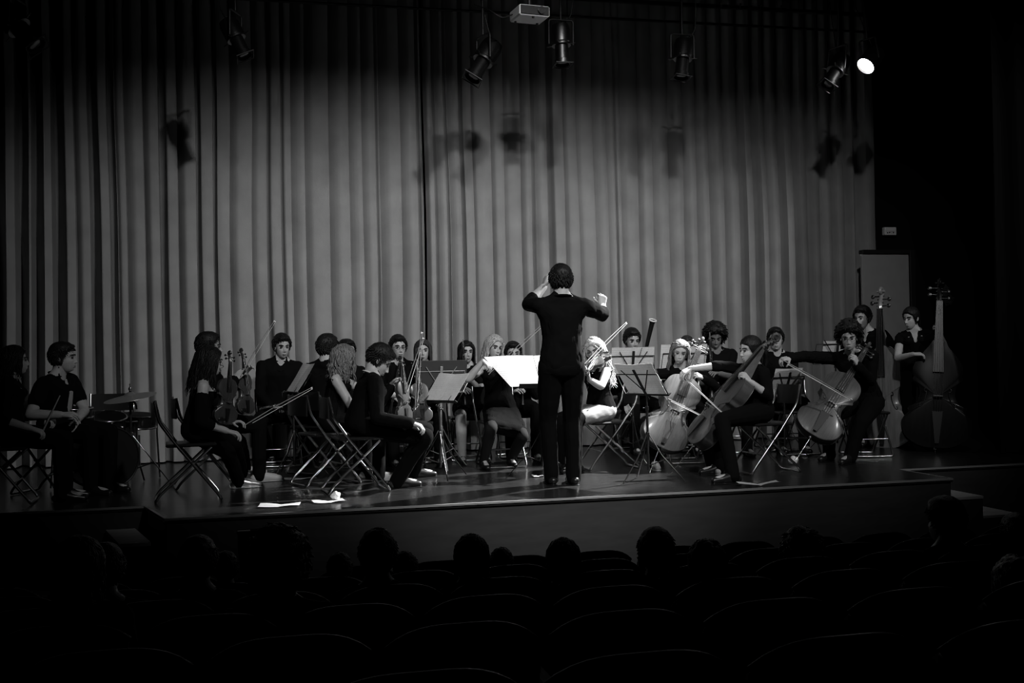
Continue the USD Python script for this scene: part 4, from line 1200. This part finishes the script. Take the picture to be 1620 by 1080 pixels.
dk = (-1.345, 10.300, 0.302)
drum('bass_drum', .26, .36, axes(V(dk[0] - .02, dk[1] + .05, .27), V(.45, -.85, 0), UP), 'black bass drum on the floor between the drummer and the cymbal stand', lugs=8, hoop='plastic')
q = V((-1.243, 10.350, 0.539))
drum('tom_drum', .16, .20, axes(V(q[0] - .02, q[1] + .05, q[2] - .11), V(.1, -.25, 1), V(0, 1, 0)), 'black tom drum with chrome rim, mounted above the bass drum', lugs=6)
q = V((-1.178, 10.550, 0.343))
drum('floor_tom', .17, .34, axes(V(q[0], q[1], .22), V(0, 0, 1), V(0, 1, 0)), 'black floor tom standing on three chrome legs behind the cymbal stand', lugs=6, legs=3, stand_h=.22)
q = V((-1.096, 10.750, 0.628))
drum('snare_drum', .18, .12, axes(V(q[0] + .05, q[1], q[2] - .14), V(.05, -.08, 1), V(0, 1, 0)), 'snare drum with bright chrome hoops at right of the kit', wood='dark_metal', lugs=8, legs=3, stand_h=q[2] - .14)
q = V((-1.501, 10.050, 0.684))
drum('snare_drum', .17, .09, axes(V(q[0], q[1], q[2] - .06), V(.02, -.04, 1), V(0, 1, 0)), 'flat dark practice drum in front of the young man with the tie', wood='black', lugs=6, legs=3, stand_h=q[2] - .06)
cs = V((-1.032, 10.200, 0.807)); 
t = thing('cymbal_stand', 'chrome cymbal stand with spread tripod legs at the front of the drums', 'cymbal stand', tr((cs[0], cs[1], 0)))
tripod(t, cs[2] + .05, .34, turn=100)
part(t, 'wing_nut', cat(lathe([(.010, cs[2] + .03), (.018, cs[2] + .05), (.008, cs[2] + .07)], 10), ball((0, 0, cs[2] + .085), (.008, .008, .014), 1)), 'chrome', True)
part(t, 'tilter', tube(rounded([(0, 0, cs[2] - .05), (.045, 0, cs[2] - .075), (.05, 0, cs[2] - .13)], .03), .009, 7), 'dark_metal', True)
part(t, 'collar', cat(lathe([(.017, .70), (.017, .74)], 12), rod((0, 0, .72), (.05, 0, .72), .006, 6)), 'dark_metal', 30)
cym = lathe([(.225, .0), (.224, .0025), (.15, .014), (.06, .026), (.05, .030), (.035, .046), (.012, .052), (.006, .052)], 40)
single('cymbal', cym, 'cymbal', 'bronze cymbal tilted on its stand at the right of the drums', 'cymbal', axes(V(cs) - UP * .03, V(-.16, -.12, 1), V(0, 1, 0)), smooth=40)
single('drum_stick', rod((0, 0, 0), (0, 0, .38), .0075, 8, .005), 'bow_wood', 'wooden drum stick in the hand of the bob-haired drummer', 'drum stick', axes(V((-1.597, 9.200, 0.530)), V(.3, .5, .8), V(0, 1, 0)), smooth=True)
q = V((-1.353, 11.500, 0.365)); chair(q[0], q[1], 178, 'empty black folding chair standing behind the drums')

# --- first violins, left front
P3 = sit('woman in black off-shoulder top with long dark hair, seated in profile at left front', 'f', pv((-0.433, 9.120, 0.493)), 86, (-0.312, 9.100, 1.087), 84, 'black folding chair under the woman in the off-shoulder top', hpitch=8,
    rw=(-0.187, 8.980, 0.534), re=V(-.3, -.4, -1), rhd=(.95, 0, -.25), rhb=(0, -.2, 1), lw=(-0.161, 9.220, 0.589), lhd=(.9, -.3, .1), lhb=(0, .1, 1), lc=.5, rc=.5,
    rf=pv((-0.117, 9.718, 0.000), .09), lf=pv((-0.090, 10.417, 0.000), .09), top='off', hair='long', hair_len=.30, hair_out=.03, seed=21, shoe='shoe_silver', waves=.006)
P4 = sit('young violinist mostly hidden behind the woman in the off-shoulder top', 'm', pv((-0.341, 9.950, 0.433)), 82, (-0.349, 9.950, 1.207), 80, 'black folding chair behind the woman in the off-shoulder top',
    rw=(-0.133, 9.720, 0.926), lw=(-0.060, 9.900, 0.976), top='long', seed=22, shoe='shoe_white', collar='white', rf=pv((-0.069, 10.745, 0.000), .09))
strings('violin', 'violin_wood', (-0.209, 8.950, 0.596), (-0.163, 9.000, 1.139), (.55, -.8, 0), 'dark violin held upright on the lap of the woman in the off-shoulder top', 'violin')
strings('violin', 'violin_wood', (-0.049, 9.780, 0.624), (-0.078, 9.850, 1.141), (.7, -.7, 0), 'violin upright before the half-hidden violinist at left', 'violin')
bow((-0.095, 9.700, 0.958), (0.183, 10.150, 1.409), (1, 0, -.5), 'violin bow pointing up right above the two violinists at left')
bow((-0.061, 8.980, 0.584), (0.442, 9.360, 0.834), (0, 0, -1), 'violin bow resting across the lap of the woman with silver shoes')

# --- flute man and the group behind
P5 = sit('man in black open-collared shirt with a flute across his lap', 'm', pv((0.265, 11.550, 0.302)), 176, (0.311, 11.500, 1.217), 165, CH + 'man with the flute', hpitch=8,
    rw=(0.182, 11.220, 0.628), rhd=(.8, -.3, -.1), rhb=(0, -.5, 1), lw=(0.479, 11.250, 0.611), lhd=(-.6, -.5, -.2), lhb=(0, -.6, 1), top='long', collar='open', seed=31,
    rk=(0.057, 11.150, 0.473), lk=(0.509, 11.150, 0.458), rf=pv((0.186, 12.075, 0.000), .09), lf=pv((0.543, 12.060, 0.000), .09))
woodwind('flute', (0.077, 11.000, 0.610), (0.586, 11.250, 0.690), (0, -.3, 1), 'silver flute across the lap of the man in the open collar')
P6 = sit('dark-haired young man in black turning away, behind the wavy-haired woman', 'm', pv((0.646, 10.800, 0.339)), 40, (0.727, 10.800, 1.184), 52, CH + 'dark-haired young man turning away', top='long', seed=32, scale=1.05)
P6b = sit('person with dark hair, only the crown visible above the wavy-haired woman', 'm', pv((0.963, 11.400, 0.287)), 150, (0.959, 11.400, 1.146), 150, CH + 'person half hidden behind the wavy hair', top='long', seed=33)
P7 = sit('woman with wavy light brown hair and bare shoulder, seen from behind', 'f', pv((0.670, 9.750, 0.410)), 70, (0.797, 9.750, 1.090), 58, CH + 'woman with the wavy hair', 
    rw=(1.069, 9.550, 0.600), re=V(-.5, -.3, -1), lw=(1.277, 9.950, 0.745), top='sleeveless', hair='wavy', hair_mat='hair_light', hair_len=.24, waves=.014, seed=34, hair_out=.035, syaw=102, bottom='trousers', shoe='shoe_white', rhd=(.8, .2, -.2))
P8 = sit('young man in dark suit with white collar, head bowed, seated at front', 'm', pv((0.881, 9.160, 0.412)), 84, (1.038, 9.200, 1.064), 88, CH + 'young man in the dark suit', hpitch=38,
    rw=(1.242, 8.840, 0.558), re=V(-.3, -.5, -1), rhd=(.9, -.1, -.3), rhb=(0, -.2, 1), rc=.6, lw=(1.160, 9.500, 0.833), le=V(.1, .5, -1), lhd=(.8, .1, .5), lhb=(-.3, .8, .3), lc=.7,
    top='suit', collar='white', seed=35, neck=.125, rf=pv((1.164, 9.187, 0.000), .09), lf=pv((1.408, 9.883, 0.000), .09), scale=1.06, rk=(1.374, 8.980, 0.437), lk=(1.432, 9.350, 0.463))
strings('violin', 'violin_wood', (1.269, 9.420, 0.530), (1.252, 9.500, 1.081), (.7, -.7, 0), 'violin held up by its neck beside the man in the suit', 'violin')
strings('violin', 'violin_wood', (1.472, 9.750, 0.504), (1.430, 9.850, 1.112), (.25, -.95, .1), 'violin standing on a knee before the wire music stand', 'violin')
bow((1.214, 9.400, 0.619), (1.413, 9.620, 1.111), (1, -.2, 0), 'violin bow held upright, left of the pair beside the suited man')
bow((1.379, 9.600, 0.626), (1.478, 9.850, 1.241), (1, -.2, 0), 'violin bow held upright, right of the pair beside the suited man')

# --- woodwind, back row left
P9 = sit('man with glasses and short dark hair in the back row', 'm', pv((1.475, 11.350, 0.272)), 178, (1.472, 11.300, 1.181), 172, CH + 'man with glasses in the back row', glasses=True, rw=(1.373, 11.000, 0.689), lw=(1.492, 11.020, 0.786), seed=41)
woodwind('clarinet', (1.320, 10.850, 0.528), (1.469, 11.150, 1.052), (0, -1, .3), 'clarinet held by the man with glasses in the back row')
P10 = sit('young woman with long dark hair playing clarinet in the back row', 'f', pv((1.716, 11.300, 0.266)), 184, (1.711, 11.200, 1.144), 188, CH + 'young woman playing clarinet', rw=(1.597, 11.000, 0.784), lw=(1.694, 11.000, 0.883), rhd=(.3, -.6, .3), lhd=(-.4, -.6, .2), hair='long', hair_len=.32, hair_mat='hair_brown', top='short', seed=42)
woodwind('clarinet', (1.519, 10.800, 0.524), (1.672, 11.090, 1.022), (0, -1, .3), 'clarinet played by the young woman with long dark hair')
P11 = sit('woman with long black hair holding an upright clarinet before her face', 'f', pv((2.202, 11.350, 0.245)), 184, (2.183, 11.300, 1.123), 178, CH + 'woman with long black hair', rw=(2.065, 11.000, 0.733), lw=(2.163, 11.020, 0.846), hair='long', hair_len=.36, top='short', seed=43, bottom='skirt', stockings='skin')
woodwind('clarinet', (2.092, 10.950, 0.594), (2.089, 11.000, 1.257), (0, -1, .1), 'clarinet held upright before the woman with long black hair')
P12 = sit('blonde woman in sleeveless black dress playing violin, facing the hall', 'f', pv((2.352, 10.500, 0.408)), 178, (2.282, 10.400, 1.164), 165, CH + 'blonde violinist', hpitch=8, hroll=-8,
    rw=(2.110, 10.120, 1.035), re=(1.977, 10.200, 0.865), rhd=(.6, -.4, -.5), rhb=(0, -.2, 1), rc=.6, lw=(2.376, 9.950, 0.930), lhd=(.1, -.3, .8), hair='wavy', hair_mat='hair_blonde', hair_len=.20, waves=.006, top='sleeveless', bottom='skirt', stockings='cloth_dark', seed=44,
    rf=pv((2.147, 10.370, 0.000), .09), lf=pv((2.443, 10.492, 0.000), .09), hair_out=.02)
strings('violin', 'violin_wood', (2.349, 10.320, 1.035), (2.411, 9.820, 0.931), (.1, -.3, 1), 'violin under the chin of the blonde woman', 'violin')
bow((2.151, 10.100, 0.916), (2.679, 10.100, 1.375), (.5, 0, -1), 'violin bow held by the blonde woman')
P13 = sit('dark-haired clarinettist half hidden behind the blonde violinist', 'm', pv((2.717, 11.350, 0.226)), 184, (2.682, 11.300, 1.093), 186, CH + 'clarinettist behind the blonde violinist', rw=(2.603, 11.000, 0.706), lw=(2.739, 11.000, 0.832), seed=45, skin='skin')
woodwind('oboe', (2.688, 10.950, 0.576), (2.700, 11.000, 1.202), (0, -1, .1), 'oboe upright beside the half-hidden player behind the blonde woman')

# --- conductor
P14 = person('conductor in black shirt with rolled sleeves, standing with both arms raised, back to the hall', 'm', pv((2.489, 8.770, 0.879), .98), 2, (2.498, 8.780, 1.686), 3, stand=True, hpitch=4, scale=1.06, neck=.135,
    lw=(2.432, 9.060, 1.663), le=(2.258, 8.930, 1.508), lhd=(.25, .15, .9), lhb=(-1, -.2, 0), lc=.35, rw=(2.936, 9.030, 1.490), re=(2.908, 8.950, 1.417), rhd=(.1, .1, 1), rhb=(.2, -1, 0), rc=1.0,
    top='rolled', hair='short', seed=51, lf=pv((2.431, 8.939, 0.000), .09), rf=pv((2.602, 8.867, 0.000), .09), collar='shirt')

# --- centre right
P15 = sit('woman with long curly blonde hair and grey skirt playing violin', 'f', pv((3.199, 9.950, 0.483)), -112, (3.129, 9.900, 1.108), -148, 'folding chair with bright steel frame under the curly-haired violinist', hpitch=10, hroll=8, cy=-90,
    lw=(2.949, 9.500, 0.854), le=(3.112, 9.660, 0.783), lhd=(-.2, -.4, .9), lc=.6, rw=(2.846, 9.500, 0.987), re=V(-.3, .8, -.5), rhd=(.6, -.3, -.3), hair='curly', hair_mat='hair_blonde', hair_len=.40, waves=.022, hair_out=.05, top='sleeveless', bottom='skirt', low_cloth='cloth_grey', stockings='cloth_black', seed=52)
strings('violin', 'violin_wood', (3.176, 9.800, 1.072), (2.886, 9.350, 0.903), (-.3, -.45, .8), 'violin under the chin of the curly-haired woman', 'violin')
bow((2.851, 9.380, 0.987), (3.371, 9.720, 1.366), (.5, -.2, -1), 'violin bow held by the curly-haired woman')
P16 = sit('bassoon player with cropped hair behind two music stands', 'm', pv((4.078, 11.500, 0.166)), 182, (4.036, 11.400, 1.218), 178, CH + 'bassoon player', hpitch=12, rw=(3.845, 11.100, 0.536), lw=(4.054, 11.150, 0.898), seed=53, hair_mat='hair_black')
woodwind('bassoon', (3.906, 11.300, 0.186), (4.037, 10.850, 1.288), (-.4, -.8, .3), 'bassoon with a white ring at its bell, held aslant')
P17 = sit('young woman with long swept-over hair playing a bright cello', 'f', pv((4.140, 10.150, 0.256)), -172, (4.026, 10.000, 1.080), -160, CH + 'young woman with the bright cello', hpitch=12, hroll=-8,
    rw=(3.699, 9.720, 0.761), re=(3.687, 9.900, 0.876), rhd=(.5, -.5, -.5), lw=(4.176, 9.800, 0.830), lhd=(-.8, -.1, .4), lhb=(.3, -.6, .6), lc=.7, le=V(.8, -.3, -.8),
    rk=(3.572, 9.750, 0.434), lk=(4.047, 9.620, 0.449), rf=pv((3.628, 9.710, 0.000), .09), lf=pv((3.992, 9.201, 0.000), .09), hair='long', hair_mat='hair_light', hair_len=.34, waves=.008, top='long', seed=54, shoe='shoe_white', hair_out=.03)
strings('cello', 'cello_wood', (3.610, 9.520, 0.209), (4.184, 9.860, 1.179), (-.12, -1, .25), 'bright honey-toned cello facing the hall at centre right', 'cello')
bow((3.703, 9.720, 0.690), (3.853, 9.200, 0.539), (.3, .6, -.3), 'cello bow across the bright cello')
P18 = sit('woman with dark hair tied up, half hidden behind the bright cello player', 'f', pv((4.625, 11.250, 0.164)), 180, (4.591, 11.200, 1.138), 180, CH + 'woman with tied-up hair', hair='bun', hair_mat='hair_brown', seed=55, rw=(4.427, 10.950, 0.624), lw=(4.585, 10.950, 0.707))
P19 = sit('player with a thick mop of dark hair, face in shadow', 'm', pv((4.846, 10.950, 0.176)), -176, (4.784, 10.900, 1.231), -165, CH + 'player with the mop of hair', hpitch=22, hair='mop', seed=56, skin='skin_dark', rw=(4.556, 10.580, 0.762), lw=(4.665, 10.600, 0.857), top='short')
woodwind('clarinet', (4.581, 10.550, 0.614), (4.597, 10.600, 1.261), (0, -1, .1), 'clarinet with bright keys upright before the mop-haired player')

# --- cellos and basses, right
P20 = sit('woman with tied-back dark hair bowing a cello in profile, arm stretched left', 'f', pv((4.367, 9.050, 0.323)), -92, (4.292, 9.020, 1.092), -97, CH + 'woman bowing in profile', hpitch=8,
    rw=(3.805, 9.220, 0.934), re=(4.096, 9.220, 0.955), rhd=(-.9, -.05, -.45), rhb=(0, -.4, 1), lw=(4.194, 8.840, 0.819), le=(4.379, 8.860, 0.687), lhd=(-.6, .15, .7), lhb=(.3, -.8, .4), lc=.8, top='rolled', hair='tail', hair_mat='hair_black', seed=61, scale=1.03,
    rk=(4.059, 9.300, 0.488), lk=(3.847, 8.660, 0.507), lf=pv((3.839, 8.441, 0.000), .09), rf=pv((4.001, 9.085, 0.000), .09))
strings('cello', 'dark_cello_wood', (3.775, 9.100, 0.269), (4.434, 8.840, 1.143), (-.60, -.08, .79), 'cello seen edge-on, leaning on the woman in profile', 'cello')
bow((3.722, 9.240, 0.885), (3.906, 8.800, 0.573), (.5, .2, -.6), 'cello bow held by the woman in profile')
P21 = sit('young man with trimmed dark hair seated behind the woman in profile', 'm', pv((5.570, 11.050, 0.143)), -172, (5.533, 11.000, 1.194), -158, CH + 'young man behind the woman in profile', seed=62, rw=(5.301, 10.750, 0.706), lw=(5.492, 10.750, 0.768))
P22 = sit('man with glasses and curly dark hair bowing a cello at right, arm stretched left', 'm', pv((5.995, 10.000, 0.237)), -125, (5.742, 9.850, 1.196), -148, CH + 'cellist with glasses', cy=-168, hpitch=14, glasses=True,
    rw=(4.964, 9.580, 1.006), re=(5.283, 9.660, 0.951), rhd=(-.9, -.1, -.1), rhb=(0, -.3, 1), rc=.7, lw=(5.672, 9.580, 0.919), le=(5.906, 9.750, 0.758), lhd=(-.4, -.1, .8), lhb=(.4, -.8, .3), lc=.8, top='long', hair='mop', seed=63, scale=1.05,
    rk=(5.423, 9.720, 0.422), lk=(5.614, 9.450, 0.382), rf=pv((5.460, 9.780, 0.000), .09), lf=pv((5.483, 9.435, 0.000), .09))
strings('cello', 'dark_cello_wood', (5.130, 9.520, 0.263), (6.036, 9.840, 1.229), (-.34, -.9, .28), 'matt brown cello played by the man with glasses', 'cello')
bow((4.832, 9.500, 1.003), (5.284, 9.320, 0.706), (.3, .5, -.6), 'cello bow held by the man with glasses')
q = V((5.464, 10.500, 0.184)); chair(q[0], q[1], -170, 'empty black folding chair between the two cellists at right')
P23 = person('young man with dark fringe playing double bass by the grey door', 'm', pv((6.846, 11.300, 0.438), .80), -140, (6.700, 11.200, 1.420), -118, hpitch=6, lw=(6.870, 11.000, 1.172), le=V(.8, .2, -.8), lhd=(-.4, -.2, .6), lhb=(.3, -.8, .4), lc=.8, rw=(6.532, 10.900, 0.671), seed=64,
    rf=pv((6.563, 10.981, 0.000), .09), lf=pv((6.988, 11.328, 0.000), .09), scale=1.05, collar='open')
sl2 = thing('stool', 'tall dark stool under the double bass player by the door', 'stool', tr(pv((6.888, 11.330, 0.435), 0)))
part(sl2, 'seat', lathe([(.15, .64), (.17, .65), (.17, .685), (.15, .695)], 24), 'plastic', 30)
for k in range(4):
    a = .6 + k * math.pi / 2
    part(sl2, 'leg', rod((.11 * math.cos(a), .11 * math.sin(a), .65), (.21 * math.cos(a), .21 * math.sin(a), .012), .011, 8), 'dark_metal', True)
part(sl2, 'foot_ring', tube([(.175 * math.cos(a), .175 * math.sin(a), .24) for a in np.linspace(0, 6.283, 25)[:-1]], .008, 6, closed=True), 'dark_metal', True)
strings('bass', 'bass_wood', (6.754, 10.850, -0.011), (6.834, 10.980, 1.768), (-.80, -.60, .08), 'brown double bass held by the young man at the door', 'double bass')
P24 = person('woman in black blouse standing behind a dark double bass at far right', 'f', pv((6.891, 10.450, 0.739), .90), -150, (6.806, 10.420, 1.391), -112, stand=True, hpitch=10, rw=(6.662, 10.160, 1.011), re=V(-.6, .1, -1), rhd=(.8, -.2, 0), rhb=(0, -.4, 1), lw=(7.067, 10.300, 1.217), le=V(.9, .2, -.7), lhd=(-.4, -.2, .7), lhb=(.2, -.9, .2), lc=.8,
    top='cap', hair='tail', hair_mat='hair_black', seed=65, scale=1.0, rf=pv((6.976, 10.774, 0.000), .09), lf=pv((7.230, 10.828, 0.000), .09))
strings('bass', 'dark_bass_wood', (6.860, 10.120, 0.042), (7.076, 10.300, 1.830), (-.5, -.86, .08), 'very dark double bass at the far right of the stage', 'double bass')
cl = V((7.087, 10.280, 1.656))
v, f = sph(4)
v = v * V(.05, .04, .10) * (0.75 + .7 * meshkit.fbm(v * 2.2, 3, 4))[:, None] + V(.03, 0, 0) * (v[:, 2:] < 0)
single('cloth', (v, f), 'cloth_dark', 'crumpled dark cloth hung over the scroll of the dark double bass', 'cloth', tr(cl + V(.07, .03, -.05)), smooth=True)

# ------------------------------------------------------------------ music stands and music
b = V((0.380, 10.550, 0.000)); z = .775
m = stand(b[0], b[1], 78, z, 33, 'thin music stand at left holding white sheets seen edge-on', leg_turn=20)
page(m, .42, .31, 'white sheet music seen edge-on, left of the flute player')
b = V((1.776, 10.550, 0.742)); 
m = stand(b[0], b[1], 180, b[2], 18, 'wire music stand with black folder, seen from behind at centre left', finish='steel_paint')
pg = cbox((-.25, -.004, .002), (.25, .32, .008), .003)
single('music_folder', pg, 'folder', 'black music folder on the wire stand at centre left', 'folder', m, smooth=20)
b = V((1.624, 9.736, 0.000)); h = V((1.629, 9.620, 0.684))[2]
m = stand(b[0], b[1], 58, h, 40, 'music stand with tilted white sheets before the man in the suit')
page(m, .40, .31, 'bright white sheet music tilted before the man in the suit')
b = V(2.50, 9.50, 0)
m = stand(b[0], b[1], 3, (2.390, 9.420, 0.803)[2], 42, 'conductor music stand with a solid black desk', desk='solid', finish='black', leg_turn=50)
flared_page(m, -.27, -.47, .0, -.02, .36, 'brightly lit white score page, left of the two on the conductor stand')
flared_page(m, .004, -.016, .26, .40, .36, 'brightly lit white score page, right of the two on the conductor stand', z=.008)
b = V((3.851, 10.900, 0.846))
m = stand(b[0], b[1], 182, b[2], 15, 'black wire music stand seen from behind, farther of two at centre right', finish='black')
page(m, .46, .30, 'white sheet music seen from behind on the farther stand at centre right')
b = V((3.233, 8.794, 0.000)); h = (3.233, 8.750, 0.734)[2]
m = stand(b[0], b[1], -118, h, 36, 'black wire music stand seen from behind, before the bright cello', finish='black')
page(m, .42, .31, 'sheet music seen from behind on the stand before the bright cello')
b = V((4.298, 10.620, 0.865))
m = stand(b[0], b[1], 180, b[2], 15, 'music stand behind the bright cello', finish='black')
page(m, .50, .30, 'wide sheet music behind the neck of the bright cello')
b = V((5.258, 10.300, 0.609))
m = stand(b[0], b[1], 160, b[2], 20, 'music stand behind the woman in profile', finish='black')
page(m, .40, .30, 'grey-lit sheet music behind the back of the woman in profile')
b = V((5.932, 10.450, 0.934))
m = stand(b[0], b[1], -172, b[2], 20, 'music stand behind the shoulder of the cellist with glasses', finish='black')
page(m, .30, .24, 'sheet music behind the shoulder of the cellist with glasses')

def floor_paper(c, yaw, w, h, label, curl=.01):
    m = yawm(V(c[0], c[1], .002), yaw)
    return page(m, w, h, label, two=True, bend=curl, z=.004)
floor_paper((0.177, 8.331, 0.000), 8, .30, .17, 'white sheets lying at the stage edge, right of the silver shoes')
floor_paper((0.571, 8.431, 0.000), -10, .24, .14, 'white sheet lying under the chair of the man in the suit')
floor_paper((0.420, 10.145, 0.000), -4, .28, .10, 'white sheets lying under the music stand at left')
floor_paper((2.459, 9.484, 0.000), 6, .10, .10, 'small white paper on the floor at the conductor feet')
floor_paper((3.951, 8.163, 0.000), 3, .34, .10, 'white booklet lying at the stage edge under the woman in profile', .03)
def crumple(c, s, label):
    v, f = sph(3)
    v = v * V(s) * (0.7 + .7 * meshkit.fbm(v * 2.0 + 3, 3, 8))[:, None]
    v[:, 2] -= v[:, 2].min()
    single('crumpled_paper', (v, f), 'paper', label, 'paper', tr((c[0], c[1], .008)), smooth=False)
crumple((0.614, 8.566, 0.000), (.034, .026, .030), 'crumpled white paper on the sheet under the man in the suit')
crumple((4.955, 9.548, 0.000), (.045, .04, .035), 'white crumpled paper beside the endpin of the right cello')

# ------------------------------------------------------------------ the audience
def seat_parts(t):
    xs = np.linspace(-1, 1, 15)
    def back(off, dz):
        top = [(.235 * x, .98 + dz - .07 * abs(x) ** 3.2) for x in xs]
        return [(-.205, .36), *top, (.205, .36)]
    def shell(y, th, dz, s):
        pl = Polygon([(x * s, z) for x, z in back(0, dz)]).buffer(-.02).buffer(.02)
        v, f = extrude(pl, 0, th)
        v = np.stack([v[:, 0], y + v[:, 2] + .10 * (v[:, 1] - .4) * -1 * .6 + .10 * (v[:, 0] / .235) ** 2 * .5, v[:, 1]], 1)
        return v, f[:, ::-1]
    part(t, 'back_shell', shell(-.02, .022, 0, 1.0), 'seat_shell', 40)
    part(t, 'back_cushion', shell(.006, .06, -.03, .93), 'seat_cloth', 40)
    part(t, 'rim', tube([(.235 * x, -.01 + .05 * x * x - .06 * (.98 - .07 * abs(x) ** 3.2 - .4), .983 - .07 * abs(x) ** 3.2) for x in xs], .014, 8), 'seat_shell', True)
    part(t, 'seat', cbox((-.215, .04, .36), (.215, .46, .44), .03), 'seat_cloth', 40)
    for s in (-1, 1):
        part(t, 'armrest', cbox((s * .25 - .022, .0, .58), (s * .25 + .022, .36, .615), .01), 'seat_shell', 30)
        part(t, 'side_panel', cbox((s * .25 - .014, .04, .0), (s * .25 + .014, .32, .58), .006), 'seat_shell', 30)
_seat0 = None
ORD = ['first', 'second', 'third', 'fourth', 'fifth', 'sixth', 'seventh', 'eighth', 'ninth', 'tenth', 'eleventh', 'twelfth', 'thirteenth', 'fourteenth', 'fifteenth', 'sixteenth', 'seventeenth', 'eighteenth', 'nineteenth', 'twentieth', 'twenty-first', 'twenty-second']
for r, (y, z) in enumerate(ROWS):
    xc = (4.301, 7.000, -0.246)[0]
    ph = xc + (.26 if r % 2 else 0)
    cnt = 0
    for k in range(-22, 12):
        x = ph + .525 * k
        u = (x * math.cos(13.3 * D2R) - y * math.sin(13.3 * D2R)) / (x * math.sin(13.3 * D2R) + y * math.cos(13.3 * D2R))
        if abs(u) > .50 or x < -4.2 or x > 10.8:
            continue
        m = tr((x, y, z))
        cnt += 1
        lb = 'dark rounded auditorium seat, %s from the left in the %s row from the stage' % (ORD[cnt - 1], ORD[r] if r else 'front')
        if _seat0 is None:
            t = thing('auditorium_seat', lb, 'seat', m, 'auditorium seats'); seat_parts(t); _seat0 = t.GetPath()
        else:
            copy_of(_seat0, 'auditorium_seat', m, lb, 'seat', 'auditorium seats')

def listener(topw, row, label, sex='m', hair='short', hair_mat='hair_black', scale=.95, seed=70, yaw=8.0, hair_len=.2):
    y, z = ROWS[row]
    h = V(topw); hc = h - UP * .125 * scale
    p = V(h[0], y + .17, z + .52)
    p[2] = min(p[2], hc[2] - .50 * scale)
    p[2] = max(p[2], z + .47)
    k = V(math.sin(yaw * D2R), math.cos(yaw * D2R), 0)
    person(label, sex, p, 0, hc, yaw, sub=4, hair=hair, hair_mat=hair_mat, scale=scale, seed=seed, top='long', cloth='audience_cloth', name='person', hair_len=hair_len,
           lf=(p[0] - .1, p[1] + .40, z + .09), rf=(p[0] + .1, p[1] + .40, z + .09), lw=(p[0] - .10, p[1] + .28, p[2] + .09), rw=(p[0] + .10, p[1] + .28, p[2] + .09), lhd=(.3, 1, -.2), rhd=(-.3, 1, -.2))
listener((-0.640, 4.450, 0.450), 3, 'audience member with full dark hair, leftmost large silhouette', 'f', 'bob', scale=1.0, seed=71, hair_len=.16)
listener((-0.664, 5.370, 0.260), 2, 'audience member whose head shows just right of the leftmost silhouette', seed=72)
listener((-0.254, 5.370, 0.271), 2, 'audience member silhouetted below the woman with silver shoes', seed=73)
listener((-0.152, 6.270, 0.041), 1, 'small child in the audience left of the hatch in the stage front', scale=.74, seed=74)
listener((0.093, 4.470, 0.403), 3, 'audience member with bushy hair in front of the hatch', 'm', 'mop', scale=1.0, seed=75)
listener((0.465, 6.270, -0.003), 1, 'child in the audience whose low head shows right of the hatch', scale=.76, seed=76)
listener((0.582, 5.370, 0.257), 2, 'audience member with a round head below the man in the suit', seed=77, scale=1.0)
listener((0.835, 6.270, -0.018), 1, 'low-seated audience member just right of the round-headed listener', scale=.75, seed=78)
listener((1.042, 5.370, 0.219), 2, 'audience member with smooth dark hair below the tilted white sheets', 'f', 'bob', seed=79, hair_len=.12)
listener((1.394, 6.270, -0.030), 1, 'child in the audience left of the listener below the conductor', scale=.74, seed=80)
listener((1.511, 5.370, 0.173), 2, 'audience member seated directly below the conductor', 'f', 'bob', seed=81, hair_len=.12)
listener((2.006, 5.370, 0.184), 2, 'audience member with an oval head below the bright cello', seed=82, scale=1.0)
listener((1.913, 4.500, 0.275), 3, 'audience member with tousled hair below the woman in profile', 'f', 'curly', seed=83, scale=.9, hair_len=.15)
listener((2.826, 5.370, 0.118), 2, 'audience member with short curls left of the empty seats at right', 'f', 'mop', seed=84)
listener((3.687, 5.370, 0.260), 2, 'tall audience member with a tufted fringe at right before the stage steps', seed=85, scale=1.02, yaw=-14)
listener((4.823, 6.270, -0.014), 1, 'audience member with light hair at the right edge beyond the tufted listener', scale=1.0, seed=86, hair_mat='hair_brown')
listener((2.742, 3.570, 0.312), 4, 'near audience member with greying hair in the lower right corner', 'f', 'curly', hair_mat='hair_light', seed=87, scale=.9, hair_len=.12)
